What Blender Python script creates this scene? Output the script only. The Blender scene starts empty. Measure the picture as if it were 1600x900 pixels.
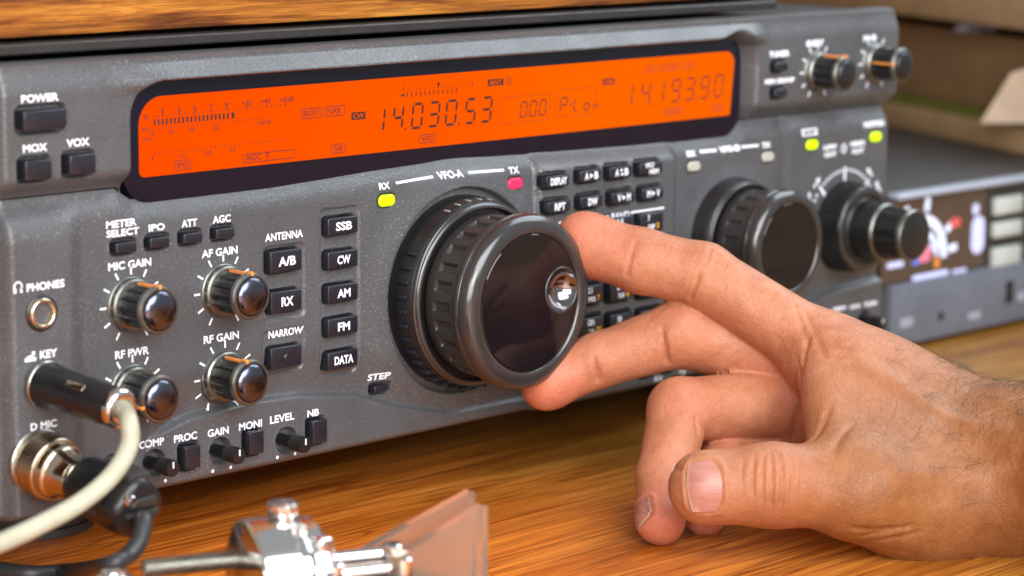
import bpy, bmesh, math, random
import numpy as np
from mathutils import Vector, Matrix
from mathutils.bvhtree import BVHTree

random.seed(7)
rng = np.random.default_rng(7)
SC = bpy.context.scene
COL = SC.collection
MM = 0.001
PI = math.pi

# ------------------------------------------------------------------ camera
# World axes (mm): x along the radio front, y into the radio, z up;
# origin = lower left corner of the radio's front panel.
CAM_LOC = np.array([-398.28, -587.14, 188.57])
YAW, PITCH, ROLL = 0.795686, 0.171662, 0.0092095
FPX = 4000.0                        # focal length in photo pixels (1600 wide)


def cam_axes():
    cy, sy, cp, sp = math.cos(YAW), math.sin(YAW), math.cos(PITCH), math.sin(PITCH)
    fwd = np.array([sy * cp, cy * cp, -sp])
    right = np.array([cy, -sy, 0.0])
    up = np.cross(right, fwd)
    c, s = math.cos(ROLL), math.sin(ROLL)
    return c * right + s * up, -s * right + c * up, fwd


RT, UPV, FW = cam_axes()
cam_data = bpy.data.cameras.new("camera")
cam = bpy.data.objects.new("camera", cam_data)
COL.objects.link(cam)
m = Matrix.Identity(4)
for i in range(3):
    m[i][0], m[i][1], m[i][2], m[i][3] = RT[i], UPV[i], -FW[i], CAM_LOC[i] * MM
cam.matrix_world = m
cam_data.sensor_width = 36.0
cam_data.lens = 36.0 * FPX / 1600.0
cam_data.clip_start = 0.05
cam_data.clip_end = 20.0
cam_data.dof.use_dof = True
cam_data.dof.focus_distance = 0.785
cam_data.dof.aperture_fstop = 11.0
cam_data.dof.aperture_blades = 0
SC.camera = cam

# ------------------------------------------------------------------ world, lamps, exposure
w = bpy.data.worlds.new("World")
SC.world = w
w.use_nodes = True
w.node_tree.nodes["Background"].inputs[0].default_value = (0.92, 0.95, 1.0, 1)
w.node_tree.nodes["Background"].inputs[1].default_value = 0.42


def area(name, loc, target, sx, sy, power, colour):
    l = bpy.data.lights.new(name, "AREA")
    l.shape = "RECTANGLE"
    l.size, l.size_y, l.energy, l.color = sx, sy, power, colour
    o = bpy.data.objects.new(name, l)
    COL.objects.link(o)
    o.location = Vector(loc) * MM
    d = (Vector(target) - Vector(loc)).normalized()
    o.rotation_euler = d.to_track_quat("-Z", "Y").to_euler()
    return o


area("window_light", (1000, -120, 960), (180, -30, 60), 1.0, 0.8, 12.0, (0.80, 0.91, 1.0))
area("front_fill", (-150, -980, 680), (140, 0, 0), 1.0, 0.7, 18.5, (0.95, 0.97, 1.0))  # added fill low in front, reaches the table under the radio
area("left_fill", (-640, -960, 330), (180, 0, 20), 0.9, 0.5, 11.0, (1.0, 0.95, 0.88))  # added low fill from the front left, stands for no known lamp
SC.view_settings.view_transform = "Standard"
SC.view_settings.look = "None"
SC.view_settings.exposure = 0.0
SC.view_settings.gamma = 1.0


# ------------------------------------------------------------------ photo-space measuring helpers
def ray(px, py):
    return RT * ((px - 800) / FPX) + UPV * (-(py - 450) / FPX) + FW


def on_y(px, py, y=0.0):
    d = ray(px, py)
    return CAM_LOC + d * ((y - CAM_LOC[1]) / d[1])


def on_z(px, py, z):
    d = ray(px, py)
    return CAM_LOC + d * ((z - CAM_LOC[2]) / d[2])


def at_depth(px, py, dep):
    return CAM_LOC + ray(px, py) * dep


TABLE_Z = -22.0


# ------------------------------------------------------------------ materials
def new_mat(name):
    mt = bpy.data.materials.new(name)
    mt.use_nodes = True
    nt = mt.node_tree
    return mt, nt, nt.nodes["Principled BSDF"]


def N(nt, typ, **kw):
    n = nt.nodes.new(typ)
    for k, v in kw.items():
        if k.startswith("i_"):
            n.inputs[k[2:].replace("_", " ")].default_value = v
        else:
            setattr(n, k, v)
    return n


def ramp(nt, src, stops, interp="LINEAR"):
    r = nt.nodes.new("ShaderNodeValToRGB")
    r.color_ramp.interpolation = interp
    els = r.color_ramp.elements
    while len(els) < len(stops):
        els.new(0.5)
    for e, (p, c) in zip(els, stops):
        e.position = p
        e.color = (*c, 1) if len(c) == 3 else c
    nt.links.new(src, r.inputs[0])
    return r


def coords(nt, scale=(1, 1, 1), rot=(0, 0, 0)):
    tc = nt.nodes.new("ShaderNodeTexCoord")
    mp = nt.nodes.new("ShaderNodeMapping")
    mp.inputs["Scale"].default_value = scale
    mp.inputs["Rotation"].default_value = rot
    nt.links.new(tc.outputs["Object"], mp.inputs["Vector"])
    return mp.outputs["Vector"]


def noise(nt, vec, scale, detail=4, rough=0.6, dist=0.0):
    n = nt.nodes.new("ShaderNodeTexNoise")
    n.inputs["Scale"].default_value = scale
    n.inputs["Detail"].default_value = detail
    n.inputs["Roughness"].default_value = rough
    n.inputs["Distortion"].default_value = dist
    nt.links.new(vec, n.inputs["Vector"])
    return n.outputs["Fac"]


def bump(nt, h, strength, dist, bsdf, prev=None):
    b = nt.nodes.new("ShaderNodeBump")
    b.inputs["Strength"].default_value = strength
    b.inputs["Distance"].default_value = dist
    nt.links.new(h, b.inputs["Height"])
    if prev is not None:
        nt.links.new(prev, b.inputs["Normal"])
    nt.links.new(b.outputs["Normal"], bsdf.inputs["Normal"])
    return b.outputs["Normal"]


def mix(nt, fac, a, b, mode="MIX"):
    mx = nt.nodes.new("ShaderNodeMix")
    mx.data_type = "RGBA"
    mx.blend_type = mode
    for sock, v in ((mx.inputs[0], fac), (mx.inputs[6], a), (mx.inputs[7], b)):
        if hasattr(v, "is_output"):
            nt.links.new(v, sock)
        elif isinstance(v, (int, float)):
            sock.default_value = v
        else:
            sock.default_value = (*v, 1)
    return mx.outputs[2]


def mat_plain(name, col, rough=0.4, metal=0.0, grain=0.0, gscale=900, var=0.12, spec=0.5, coat=0.0):
    mt, nt, b = new_mat(name)
    v = coords(nt)
    n = noise(nt, v, 60, 5)
    c0 = tuple(max(0, c * (1 - var)) for c in col)
    c1 = tuple(min(1, c * (1 + var)) for c in col)
    r = ramp(nt, n, [(0.3, c0), (0.7, c1)])
    nt.links.new(r.outputs[0], b.inputs["Base Color"])
    rr = ramp(nt, noise(nt, v, 140, 4), [(0.3, (rough * .8,) * 3), (0.7, (min(1, rough * 1.2),) * 3)])
    nt.links.new(rr.outputs[0], b.inputs["Roughness"])
    b.inputs["Metallic"].default_value = metal
    b.inputs["Specular IOR Level"].default_value = spec
    b.inputs["Coat Weight"].default_value = coat
    b.inputs["Coat Roughness"].default_value = 0.1
    if grain:
        bump(nt, noise(nt, v, gscale, 2), grain, 0.0004, b)
    return mt


def mat_panel(name, col, rough):
    """textured moulded plastic with fine grain, dust specks and wear"""
    mt, nt, b = new_mat(name)
    v = coords(nt)
    base = ramp(nt, noise(nt, v, 35, 6, 0.65), [(0.3, tuple(c * .85 for c in col)), (0.7, tuple(c * 1.15 for c in col))])
    speck = ramp(nt, noise(nt, v, 1500, 2, 0.5), [(0.60, (0, 0, 0)), (0.72, (1, 1, 1))])
    patch = ramp(nt, noise(nt, v, 18, 4), [(0.45, (0.25, 0.25, 0.25)), (0.65, (0.8, 0.8, 0.8))])
    f = mix(nt, 1.0, speck.outputs[0], patch.outputs[0], "MULTIPLY")
    c = mix(nt, f, base.outputs[0], (0.32, 0.32, 0.31))
    nt.links.new(c, b.inputs["Base Color"])
    rr = ramp(nt, noise(nt, v, 50, 5), [(0.3, (rough - .06,) * 3), (0.7, (rough + .08,) * 3)])
    nt.links.new(rr.outputs[0], b.inputs["Roughness"])
    b.inputs["Specular IOR Level"].default_value = 0.62
    n1 = bump(nt, noise(nt, v, 1000, 2, 0.5), 0.45, 0.0004, b)
    return mt


def mat_wood(name, stops, scale, knot=1.0, rough=0.35, vein=True, bstr=0.15, axis="x", coat=0.25):
    mt, nt, b = new_mat(name)
    s = {"x": (1, 13, 13), "y": (13, 1, 13)}[axis]
    v = coords(nt, s)
    warp = noise(nt, coords(nt, {"x": (0.6, 3.0, 3.0), "y": (3.0, .6, 3.0)}[axis]), scale * .9, 3, 0.5)
    # ring-like grain: stretched wave warped by noise
    vv = nt.nodes.new("ShaderNodeVectorMath")
    vv.operation = "ADD"
    sc = nt.nodes.new("ShaderNodeVectorMath")
    sc.operation = "SCALE"
    sc.inputs["Scale"].default_value = 0.9 * knot
    nt.links.new(warp, sc.inputs[0])
    nt.links.new(v, vv.inputs[0])
    nt.links.new(sc.outputs[0], vv.inputs[1])
    g1 = noise(nt, vv.outputs[0], scale, 6, 0.68, 0.5)
    g2 = noise(nt, coords(nt, {"x": (1, 40, 40), "y": (40, 1, 40)}[axis]), scale * 3.2, 4, 0.6)
    base = ramp(nt, g1, stops)
    fine = ramp(nt, g2, [(0.34, (0.50, 0.44, 0.40)), (0.60, (1.12, 1.12, 1.12))])
    c = mix(nt, 0.8, base.outputs[0], fine.outputs[0], "MULTIPLY")
    if vein:
        wv = noise(nt, coords(nt, {"x": (.55, 8, 8), "y": (8, .55, 8)}[axis]), scale * .8, 3, 0.55, 1.0)
        vn = ramp(nt, wv, [(0.485, (1, 1, 1)), (0.50, (0.38, 0.26, 0.2)), (0.515, (1, 1, 1))])
        c = mix(nt, 0.7, c, vn.outputs[0], "MULTIPLY")
    if vein:
        gl = noise(nt, coords(nt, (.35, 15, 15)), scale, 2, 0.5, 0.6)
        stops_ = []
        for p_ in (0.36, 0.41, 0.455, 0.50, 0.545, 0.59, 0.64):
            stops_ += [(p_ - .012, (1, 1, 1)), (p_, (0.55, 0.45, 0.38)), (p_ + .012, (1, 1, 1))]
        c = mix(nt, 0.75, c, ramp(nt, gl, stops_).outputs[0], "MULTIPLY")
    nt.links.new(c, b.inputs["Base Color"])
    b.inputs["Roughness"].default_value = rough
    b.inputs["Coat Weight"].default_value = coat
    b.inputs["Coat Roughness"].default_value = 0.22
    bump(nt, g2, bstr, 0.0006, b)
    return mt


def mat_metal(name, col, rough, aniso=0.0):
    mt, nt, b = new_mat(name)
    v = coords(nt)
    r = ramp(nt, noise(nt, v, 90, 4), [(0.3, tuple(c * .85 for c in col)), (0.7, col)])
    nt.links.new(r.outputs[0], b.inputs["Base Color"])
    rr = ramp(nt, noise(nt, v, 200, 3), [(0.3, (rough * .7,) * 3), (0.7, (rough * 1.3,) * 3)])
    nt.links.new(rr.outputs[0], b.inputs["Roughness"])
    b.inputs["Metallic"].default_value = 1.0
    return mt


def mat_emit(name, col, strength, base=(0.1, 0.1, 0.1), rough=0.2, vary=0.0):
    mt, nt, b = new_mat(name)
    b.inputs["Base Color"].default_value = (*base, 1)
    b.inputs["Roughness"].default_value = rough
    b.inputs["Emission Strength"].default_value = strength
    v = coords(nt)
    r = ramp(nt, noise(nt, v, 14, 2), [(0.25, tuple(c * (1 - vary) for c in col)), (0.75, tuple(c * (1 + vary) for c in col))])
    nt.links.new(r.outputs[0], b.inputs["Emission Color"])
    return mt


M = {}
M["panel"] = mat_panel("charcoal_plastic", (0.076, 0.079, 0.085), 0.37)
M["case"] = mat_plain("black_painted_steel", (0.022, 0.020, 0.019), 0.5, grain=0.3)
M["button"] = mat_plain("glossy_black_plastic", (0.014, 0.015, 0.022), 0.26, spec=0.6)
M["black"] = mat_plain("black_plastic", (0.012, 0.012, 0.013), 0.34)
M["rubber"] = mat_plain("knob_rubber", (0.032, 0.030, 0.029), 0.44, grain=0.15, spec=0.55)
M["satin"] = mat_plain("satin_black_coating", (0.030, 0.029, 0.029), 0.2, spec=0.85)
M["gloss"] = mat_plain("polished_black_disc", (0.006, 0.006, 0.008), 0.05, spec=0.45)
M["dimple"] = mat_metal("polished_dark_dimple", (0.30, 0.29, 0.30), 0.12)
M["hole"] = mat_plain("dark_cavity", (0.006, 0.006, 0.006), 0.7)
M["glass"] = mat_plain("display_window_glass", (0.005, 0.004, 0.012), 0.09, spec=0.45)
M["white"] = mat_plain("white_print", (0.88, 0.90, 1.0), 0.5, var=0.02)
M["amber"] = mat_plain("amber_print", (0.85, 0.40, 0.02), 0.5, var=0.04)
M["orange"] = mat_plain("orange_marker", (0.80, 0.29, 0.06), 0.4, var=0.04)
M["lcd"] = mat_emit("orange_backlight", (1.0, 0.115, 0.0), 1.0, base=(0.0, 0.0, 0.0), rough=0.6, vary=0.05)
M["lcd"].node_tree.nodes["Principled BSDF"].inputs["Specular IOR Level"].default_value = 0.0
M["seg"] = mat_plain("lcd_dark_segment", (0.05, 0.012, 0.008), 0.5)
M["segmid"] = mat_emit("lcd_grey_segment", (0.25, 0.012, 0.0), 1.0, base=(0.03, 0.01, 0.01), rough=.5)
M["segdim"] = mat_emit("lcd_faint_segment", (0.62, 0.048, 0.0), 1.0, base=(0.03, 0.01, 0.01), rough=.5)
M["green"] = mat_emit("green_led_glow", (0.62, 0.92, 0.0), 1.0, base=(0.3, 0.5, 0.0))
M["red"] = mat_emit("red_led_lens", (0.75, 0.02, 0.09), 0.75, base=(0.6, 0.02, 0.08))
M["ledoff"] = mat_plain("unlit_led_lens", (0.45, 0.45, 0.38), 0.3)
M["chrome"] = mat_metal("chrome", (0.86, 0.85, 0.83), 0.10)
M["steel"] = mat_metal("satin_steel", (0.50, 0.50, 0.46), 0.30)
M["skirt"] = mat_metal("satin_grey_skirt", (0.27, 0.275, 0.25), 0.38)
M["brass"] = mat_metal("pale_brass", (0.68, 0.58, 0.42), 0.20)
M["capblue"] = mat_metal("dark_anodised_cap", (0.15, 0.16, 0.21), 0.2)
M["cable"] = mat_plain("cream_cable_sheath", (0.44, 0.43, 0.32), 0.45)
M["blackcable"] = mat_plain("black_cable_sheath", (0.03, 0.03, 0.032), 0.4)
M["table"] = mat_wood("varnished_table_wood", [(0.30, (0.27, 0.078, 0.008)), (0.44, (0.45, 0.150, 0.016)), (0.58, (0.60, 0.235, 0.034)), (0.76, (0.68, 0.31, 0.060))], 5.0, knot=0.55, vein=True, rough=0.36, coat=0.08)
# redder left, yellower right; left colour also raised to make up for weak light
_nt = M["table"].node_tree
_b = _nt.nodes["Principled BSDF"]
_src = _b.inputs["Base Color"].links[0].from_socket
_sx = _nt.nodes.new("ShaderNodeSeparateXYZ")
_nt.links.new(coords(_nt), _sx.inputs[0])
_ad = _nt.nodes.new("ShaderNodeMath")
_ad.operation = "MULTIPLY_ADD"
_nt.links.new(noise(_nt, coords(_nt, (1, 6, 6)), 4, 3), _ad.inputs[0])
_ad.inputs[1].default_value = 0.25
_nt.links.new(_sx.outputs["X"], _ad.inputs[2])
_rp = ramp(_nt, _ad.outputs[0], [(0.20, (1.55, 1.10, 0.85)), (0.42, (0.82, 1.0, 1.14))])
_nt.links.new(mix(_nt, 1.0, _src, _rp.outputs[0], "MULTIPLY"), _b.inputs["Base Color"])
M["shelf"] = mat_wood("dark_orange_shelf_wood", [(0.36, (0.10, 0.026, 0.003)), (0.46, (0.22, 0.068, 0.008)), (0.54, (0.36, 0.125, 0.014)), (0.66, (0.56, 0.24, 0.03))], 13.0, knot=0.06, vein=False, rough=0.5, bstr=0.5, coat=0.05)
M["device"] = mat_plain("blue_grey_painted_metal", (0.135, 0.15, 0.185), 0.4, grain=0.1)
M["devdark"] = mat_plain("dark_grey_paint", (0.030, 0.026, 0.023), 0.5)
M["metalbez"] = mat_plain("light_grey_bezel", (0.34, 0.37, 0.44), 0.35)
M["metbrown"] = mat_plain("smoky_meter_window", (0.09, 0.062, 0.045), 0.18)
M["keylit"] = mat_plain("pale_grey_key", (0.50, 0.54, 0.52), 0.4)
M["meterblue"] = mat_emit("lit_meter_scale", (0.62, 0.74, 1.0), 0.95, base=(0.5, 0.5, 0.6))
M["meterlav"] = mat_emit("lit_meter_marks", (0.36, 0.42, 0.90), 0.8, base=(0.5, 0.5, 0.6))
M["meterred"] = mat_emit("lit_red_mark", (0.85, 0.03, 0.03), 1.0)
M["meterpink"] = mat_emit("lit_pink_mark", (0.95, 0.16, 0.28), 1.0)
M["meterdblue"] = mat_emit("lit_blue_mark", (0.06, 0.16, 0.85), 1.0)
M["tan"] = mat_plain("tan_card", (0.42, 0.27, 0.14), 0.7)
M["brownbox"] = mat_plain("brown_card", (0.27, 0.16, 0.075), 0.7)
M["greencard"] = mat_plain("green_card", (0.13, 0.15, 0.01), 0.6)
M["paper"] = mat_plain("pinkish_paper", (0.42, 0.31, 0.22), 0.8)
M["wrap"] = mat_plain("pale_plastic_wrap", (0.55, 0.50, 0.55), 0.25)
M["wall"] = mat_plain("brown_wall", (0.15, 0.085, 0.04), 0.7)


def mat_acrylic():
    mt, nt, b = new_mat("clear_acrylic")
    r = ramp(nt, noise(nt, coords(nt), 40, 3), [(0.3, (0.74, 0.58, 0.46)), (0.7, (0.80, 0.66, 0.54))])
    nt.links.new(r.outputs[0], b.inputs["Base Color"])
    b.inputs["Transmission Weight"].default_value = 0.88
    b.inputs["Roughness"].default_value = 0.16
    b.inputs["IOR"].default_value = 1.25
    return mt


M["acrylic"] = mat_acrylic()


def mat_skin():
    mt, nt, b = new_mat("skin")
    v = coords(nt)
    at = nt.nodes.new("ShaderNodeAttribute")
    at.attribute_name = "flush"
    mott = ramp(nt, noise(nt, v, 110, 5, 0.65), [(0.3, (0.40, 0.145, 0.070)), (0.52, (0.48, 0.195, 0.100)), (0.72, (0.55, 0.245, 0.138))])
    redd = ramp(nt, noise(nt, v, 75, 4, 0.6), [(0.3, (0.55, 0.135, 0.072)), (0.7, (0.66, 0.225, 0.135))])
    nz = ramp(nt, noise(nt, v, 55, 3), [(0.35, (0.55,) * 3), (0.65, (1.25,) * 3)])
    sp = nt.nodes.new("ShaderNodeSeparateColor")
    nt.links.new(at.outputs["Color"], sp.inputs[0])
    shaded_tan = ramp(nt, noise(nt, v, 90, 5, 0.65), [(0.3, (0.22, 0.078, 0.022)), (0.52, (0.285, 0.108, 0.033)), (0.72, (0.35, 0.145, 0.052))])  # wrist skin: some real tan, plus its dimmer light put into the colour
    base = mix(nt, sp.outputs[1], shaded_tan.outputs[0], mott.outputs[0])
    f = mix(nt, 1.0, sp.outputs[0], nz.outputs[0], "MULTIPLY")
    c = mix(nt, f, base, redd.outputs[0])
    fine = ramp(nt, noise(nt, v, 900, 3), [(0.3, (0.90,) * 3), (0.7, (1.05,) * 3)])
    c = mix(nt, 0.8, c, fine.outputs[0], "MULTIPLY")
    nt.links.new(c, b.inputs["Base Color"])
    rr = ramp(nt, noise(nt, v, 300, 3), [(0.3, (0.40,) * 3), (0.7, (0.56,) * 3)])
    nt.links.new(rr.outputs[0], b.inputs["Roughness"])
    b.inputs["Specular IOR Level"].default_value = 0.42
    b.inputs["Subsurface Weight"].default_value = 0.35
    b.inputs["Subsurface Radius"].default_value = (1.0, 0.35, 0.2)
    b.inputs["Subsurface Scale"].default_value = 0.0022
    vo = nt.nodes.new("ShaderNodeTexVoronoi")
    vo.feature = "DISTANCE_TO_EDGE"
    vo.inputs["Scale"].default_value = 820
    dv = nt.nodes.new("ShaderNodeVectorMath")
    dv.operation = "ADD"
    sc = nt.nodes.new("ShaderNodeVectorMath")
    sc.operation = "SCALE"
    sc.inputs["Scale"].default_value = 0.004
    nt.links.new(noise(nt, v, 160, 3), sc.inputs[0])
    nt.links.new(v, dv.inputs[0])
    nt.links.new(sc.outputs[0], dv.inputs[1])
    nt.links.new(dv.outputs[0], vo.inputs["Vector"])
    cell = ramp(nt, vo.outputs["Distance"], [(0.0, (0, 0, 0)), (0.12, (1, 1, 1))])
    n1 = bump(nt, cell.outputs[0], 0.27, 0.0004, b)
    n2 = bump(nt, noise(nt, v, 260, 5, 0.65), 0.45, 0.0010, b, n1)
    return mt


M["skin"] = mat_skin()


def mat_nail():
    mt, nt, b = new_mat("finger_nail")
    v = coords(nt, (1, 1, 1))
    at = nt.nodes.new("ShaderNodeAttribute")
    at.attribute_name = "edge"
    r = ramp(nt, noise(nt, coords(nt, (1, 1, 10)), 120, 3), [(0.3, (0.35, 0.142, 0.105)), (0.7, (0.45, 0.20, 0.155))])
    c = mix(nt, at.outputs["Color"], r.outputs[0], (0.52, 0.38, 0.24))
    nt.links.new(c, b.inputs["Base Color"])
    b.inputs["Roughness"].default_value = 0.42
    b.inputs["Subsurface Weight"].default_value = 0.2
    b.inputs["Subsurface Scale"].default_value = 0.001
    return mt


M["nail"] = mat_nail()
M["hair"] = mat_plain("dark_arm_hair", (0.05, 0.035, 0.022), 0.5)


# ------------------------------------------------------------------ mesh helpers
class MB:
    """collects vertices (mm) and faces that become ONE mesh object"""

    def __init__(self):
        self.v, self.f, self.mi = [], [], []

    def add(self, verts, faces, mi=0):
        o = len(self.v)
        self.v.extend([tuple(p) for p in verts])
        for f in faces:
            self.f.append(tuple(i + o for i in f))
            self.mi.append(mi)
        return self

    def build(self, name, mat, parent=None, smooth=True, angle=35):
        me = bpy.data.meshes.new(name)
        root = parent
        off = Vector((0, 0, 0))
        if parent is not None:
            off = Vector(parent["_origin"])
        V = [((p[0] - off[0]) * MM, (p[1] - off[1]) * MM, (p[2] - off[2]) * MM) for p in self.v]
        me.from_pydata(V, [], self.f)
        mats = mat if isinstance(mat, (list, tuple)) else [mat]
        for k in mats:
            me.materials.append(k)
        if len(mats) > 1:
            me.polygons.foreach_set("material_index", self.mi)
        me.polygons.foreach_set("use_smooth", [smooth] * len(me.polygons))
        if smooth and angle < 180:
            me.set_sharp_from_angle(angle=math.radians(angle))
        me.update()
        o = bpy.data.objects.new(name, me)
        COL.objects.link(o)
        if parent is not None:
            o.parent = parent
            o["_origin"] = tuple(parent["_origin"])
        else:
            o["_origin"] = (0.0, 0.0, 0.0)
        return o


def thing(name, loc, label, cat, group=None):
    o = bpy.data.objects.new(name, None)
    COL.objects.link(o)
    o.empty_display_size = 0.01
    o.location = Vector(loc) * MM
    o["_origin"] = tuple(float(c) for c in loc)
    tag(o, label, cat, group)
    return o


def tag(o, label, cat, group=None):
    o["label"] = label
    o["category"] = cat
    if group:
        o["group"] = group
    return o


def frame(axis):
    a = Vector(axis).normalized()
    t = Vector((0, 0, 1)) if abs(a.z) < 0.9 else Vector((1, 0, 0))
    u = t.cross(a).normalized()        # horizontal
    v = a.cross(u).normalized()        # up-ish
    return a, u, v


def lathe(mb, org, axis, prof, n=48, rfun=None, mi=0, close0=True, close1=True):
    """profile [(radius, distance along axis)]; angle 0 = up, positive turns clockwise seen from the tip"""
    a, u, v = frame(axis)
    org = Vector(org)
    verts, faces = [], []
    for k, (r, t) in enumerate(prof):
        for i in range(n):
            th = 2 * PI * i / n
            rr = r if rfun is None else rfun(r, t, th, k)
            # u points to the left seen from the tip for axis -Y; use -u so angle runs clockwise
            p = org + a * t + (v * math.cos(th) + u * math.sin(th)) * rr
            verts.append(p)
    for k in range(len(prof) - 1):
        for i in range(n):
            j = (i + 1) % n
            faces.append((k * n + i, (k + 1) * n + i, (k + 1) * n + j, k * n + j))
    if close0 and prof[0][0] > 1e-6:
        faces.append(tuple(range(n)))
    if close1 and prof[-1][0] > 1e-6:
        b = (len(prof) - 1) * n
        faces.append(tuple(b + i for i in reversed(range(n))))
    mb.add(verts, faces, mi)
    return mb


def box(mb, c, s, bev=0.0, seg=2, rot=None, mi=0):
    bm = bmesh.new()
    bmesh.ops.create_cube(bm, size=1.0)
    for v in bm.verts:
        v.co = Vector((v.co.x * s[0], v.co.y * s[1], v.co.z * s[2]))
    if bev > 0:
        bmesh.ops.bevel(bm, geom=bm.edges[:], offset=min(bev, min(s) * .49), segments=seg, profile=0.5, affect="EDGES")
    bm.verts.index_update()
    R = rot if rot is not None else Matrix.Identity(3)
    C = Vector(c)
    mb.add([R @ v.co + C for v in bm.verts], [tuple(x.index for x in f.verts) for f in bm.faces], mi)
    bm.free()
    return mb


def catmull(pts, n=8):
    P = [np.array(p, float) for p in pts]
    P = [2 * P[0] - P[1]] + P + [2 * P[-1] - P[-2]]
    out = []
    for i in range(1, len(P) - 2):
        for k in range(n):
            t = k / n
            out.append(0.5 * (2 * P[i] + (P[i + 1] - P[i - 1]) * t + (2 * P[i - 1] - 5 * P[i] + 4 * P[i + 1] - P[i + 2]) * t * t + (3 * P[i] - P[i - 1] - 3 * P[i + 1] + P[i + 2]) * t ** 3))
    out.append(P[-2])
    return out


def tube(mb, pts, r, n=12, mi=0, cap=True):
    pts = [Vector(p) for p in pts]
    T = [(pts[min(i + 1, len(pts) - 1)] - pts[max(i - 1, 0)]).normalized() for i in range(len(pts))]
    u = T[0].orthogonal().normalized()
    verts, faces = [], []
    for i, p in enumerate(pts):
        u = (u - T[i] * u.dot(T[i])).normalized()
        v = T[i].cross(u)
        rr = r[i] if hasattr(r, "__len__") else r
        for k in range(n):
            a = 2 * PI * k / n
            verts.append(p + (u * math.cos(a) + v * math.sin(a)) * rr)
    for i in range(len(pts) - 1):
        for k in range(n):
            j = (k + 1) % n
            faces.append((i * n + k, i * n + j, (i + 1) * n + j, (i + 1) * n + k))
    if cap:
        faces.append(tuple(reversed(range(n))))
        faces.append(tuple((len(pts) - 1) * n + k for k in range(n)))
    mb.add(verts, faces, mi)
    return mb


_tc = {}


def text_geo(s, bold=0.0, spacing=1.0):
    key = (s, bold, spacing)
    if key in _tc:
        return _tc[key]
    cu = bpy.data.curves.new("lettering", "FONT")
    cu.body = s
    cu.size = 1.0
    cu.offset = bold
    cu.space_character = spacing
    cu.align_x = "CENTER"
    cu.resolution_u = 3
    o = bpy.data.objects.new("lettering", cu)
    COL.objects.link(o)
    dg = bpy.context.evaluated_depsgraph_get()
    me = bpy.data.meshes.new_from_object(o.evaluated_get(dg))
    V = [(v.co.x, v.co.y) for v in me.vertices]
    F = [tuple(p.vertices) for p in me.polygons]
    bpy.data.objects.remove(o)
    bpy.data.curves.remove(cu)
    bpy.data.meshes.remove(me)
    xs = [p[0] for p in V]
    ys = [p[1] for p in V]
    r = (V, F, min(xs), max(xs), min(ys), max(ys))
    _tc[key] = r
    return r


def write(mb, s, cx, cz, wid, hei, yfun, bold=0.022, mi=0, rot=0.0, slant=0.0):
    """letters in the xz plane, facing -y, fitted to wid x hei (mm) about cx, cz"""
    V, F, x0, x1, y0, y1 = text_geo(s, bold)
    sx, sz = wid / max(1e-6, x1 - x0), hei / max(1e-6, y1 - y0)
    out = []
    ca, sa = math.cos(rot), math.sin(rot)
    for (x, y) in V:
        a, b = (x - (x0 + x1) / 2) * sx, (y - (y0 + y1) / 2) * sz
        a += slant * b
        X, Z = cx + a * ca - b * sa, cz + a * sa + b * ca
        out.append((X, yfun(X, Z), Z))
    mb.add(out, F, mi)


def flat_poly(mb, pts, yfun, mi=0):
    """polygon given counter-clockwise seen from -y, points (x, z)"""
    mb.add([(x, yfun(x, z), z) for x, z in pts], [tuple(range(len(pts)))], mi)


def bar(mb, x0, z0, x1, z1, wd, yfun, mi=0):
    d = math.hypot(x1 - x0, z1 - z0)
    nx, nz = -(z1 - z0) / d * wd / 2, (x1 - x0) / d * wd / 2
    flat_poly(mb, [(x0 - nx, z0 - nz), (x1 - nx, z1 - nz), (x1 + nx, z1 + nz), (x0 + nx, z0 + nz)], yfun, mi)


def rrect_pts(cx, cz, wd, hd, r, n=5):
    out = []
    for (sx, sz, a0) in ((1, -1, -PI / 2), (1, 1, 0), (-1, 1, PI / 2), (-1, -1, PI)):
        for k in range(n + 1):
            a = a0 + PI / 2 * k / n
            out.append((cx + sx * (wd / 2 - r) + r * math.cos(a), cz + sz * (hd / 2 - r) + r * math.sin(a)))
    return out


def frame_outline(mb, outer, inner, yfun, mi=0):
    n = len(outer)
    V = [(x, yfun(x, z), z) for x, z in outer] + [(x, yfun(x, z), z) for x, z in inner]
    mb.add(V, [(i, (i + 1) % n, n + (i + 1) % n, n + i) for i in range(n)], mi)


# ================================================================== SETTING
mb = MB()
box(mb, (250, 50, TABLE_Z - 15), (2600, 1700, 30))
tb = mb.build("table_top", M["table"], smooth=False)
tb["kind"] = "structure"

mb = MB()
box(mb, (900, 900, 300), (3200, 40, 1400))
wl = mb.build("back_wall", M["wall"], smooth=False)
wl["kind"] = "structure"

# ================================================================== RADIO
radio = thing("radio_transceiver", (205, 150, TABLE_Z),
              "charcoal amateur radio transceiver with glowing orange display, knobs and keypad on wooden table", "radio")


def sm(t):
    t = np.clip(t, 0, 1)
    return t * t * (3 - 2 * t)


def interp(x, xs, ys):
    return np.interp(x, xs, ys)


def ztop(x):
    return interp(x, [-5, 41, 47, 98, 120, 143, 172, 200, 225, 264, 316, 322, 420],
                  [90.3, 90.3, 86.6, 86.8, 87.6, 88.6, 89.2, 88.7, 87.7, 86.8, 86.4, 90.3, 90.3])


def wave(x):
    return interp(x, [-5, 44, 50, 66, 90, 108, 132, 150, 172, 217, 340, 346, 375, 420],
                  [-9, -9, 17, 21.2, 22.3, 21.4, 18.0, 11.5, 6.0, 5.5, 6, 15, 22, 24])


def rr_sd(x, z, cx, cz, w_, h_, r):
    qx = np.abs(x - cx) - (w_ / 2 - r)
    qz = np.abs(z - cz) - (h_ / 2 - r)
    return np.hypot(np.maximum(qx, 0), np.maximum(qz, 0)) + np.minimum(np.maximum(qx, qz), 0) - r


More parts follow.
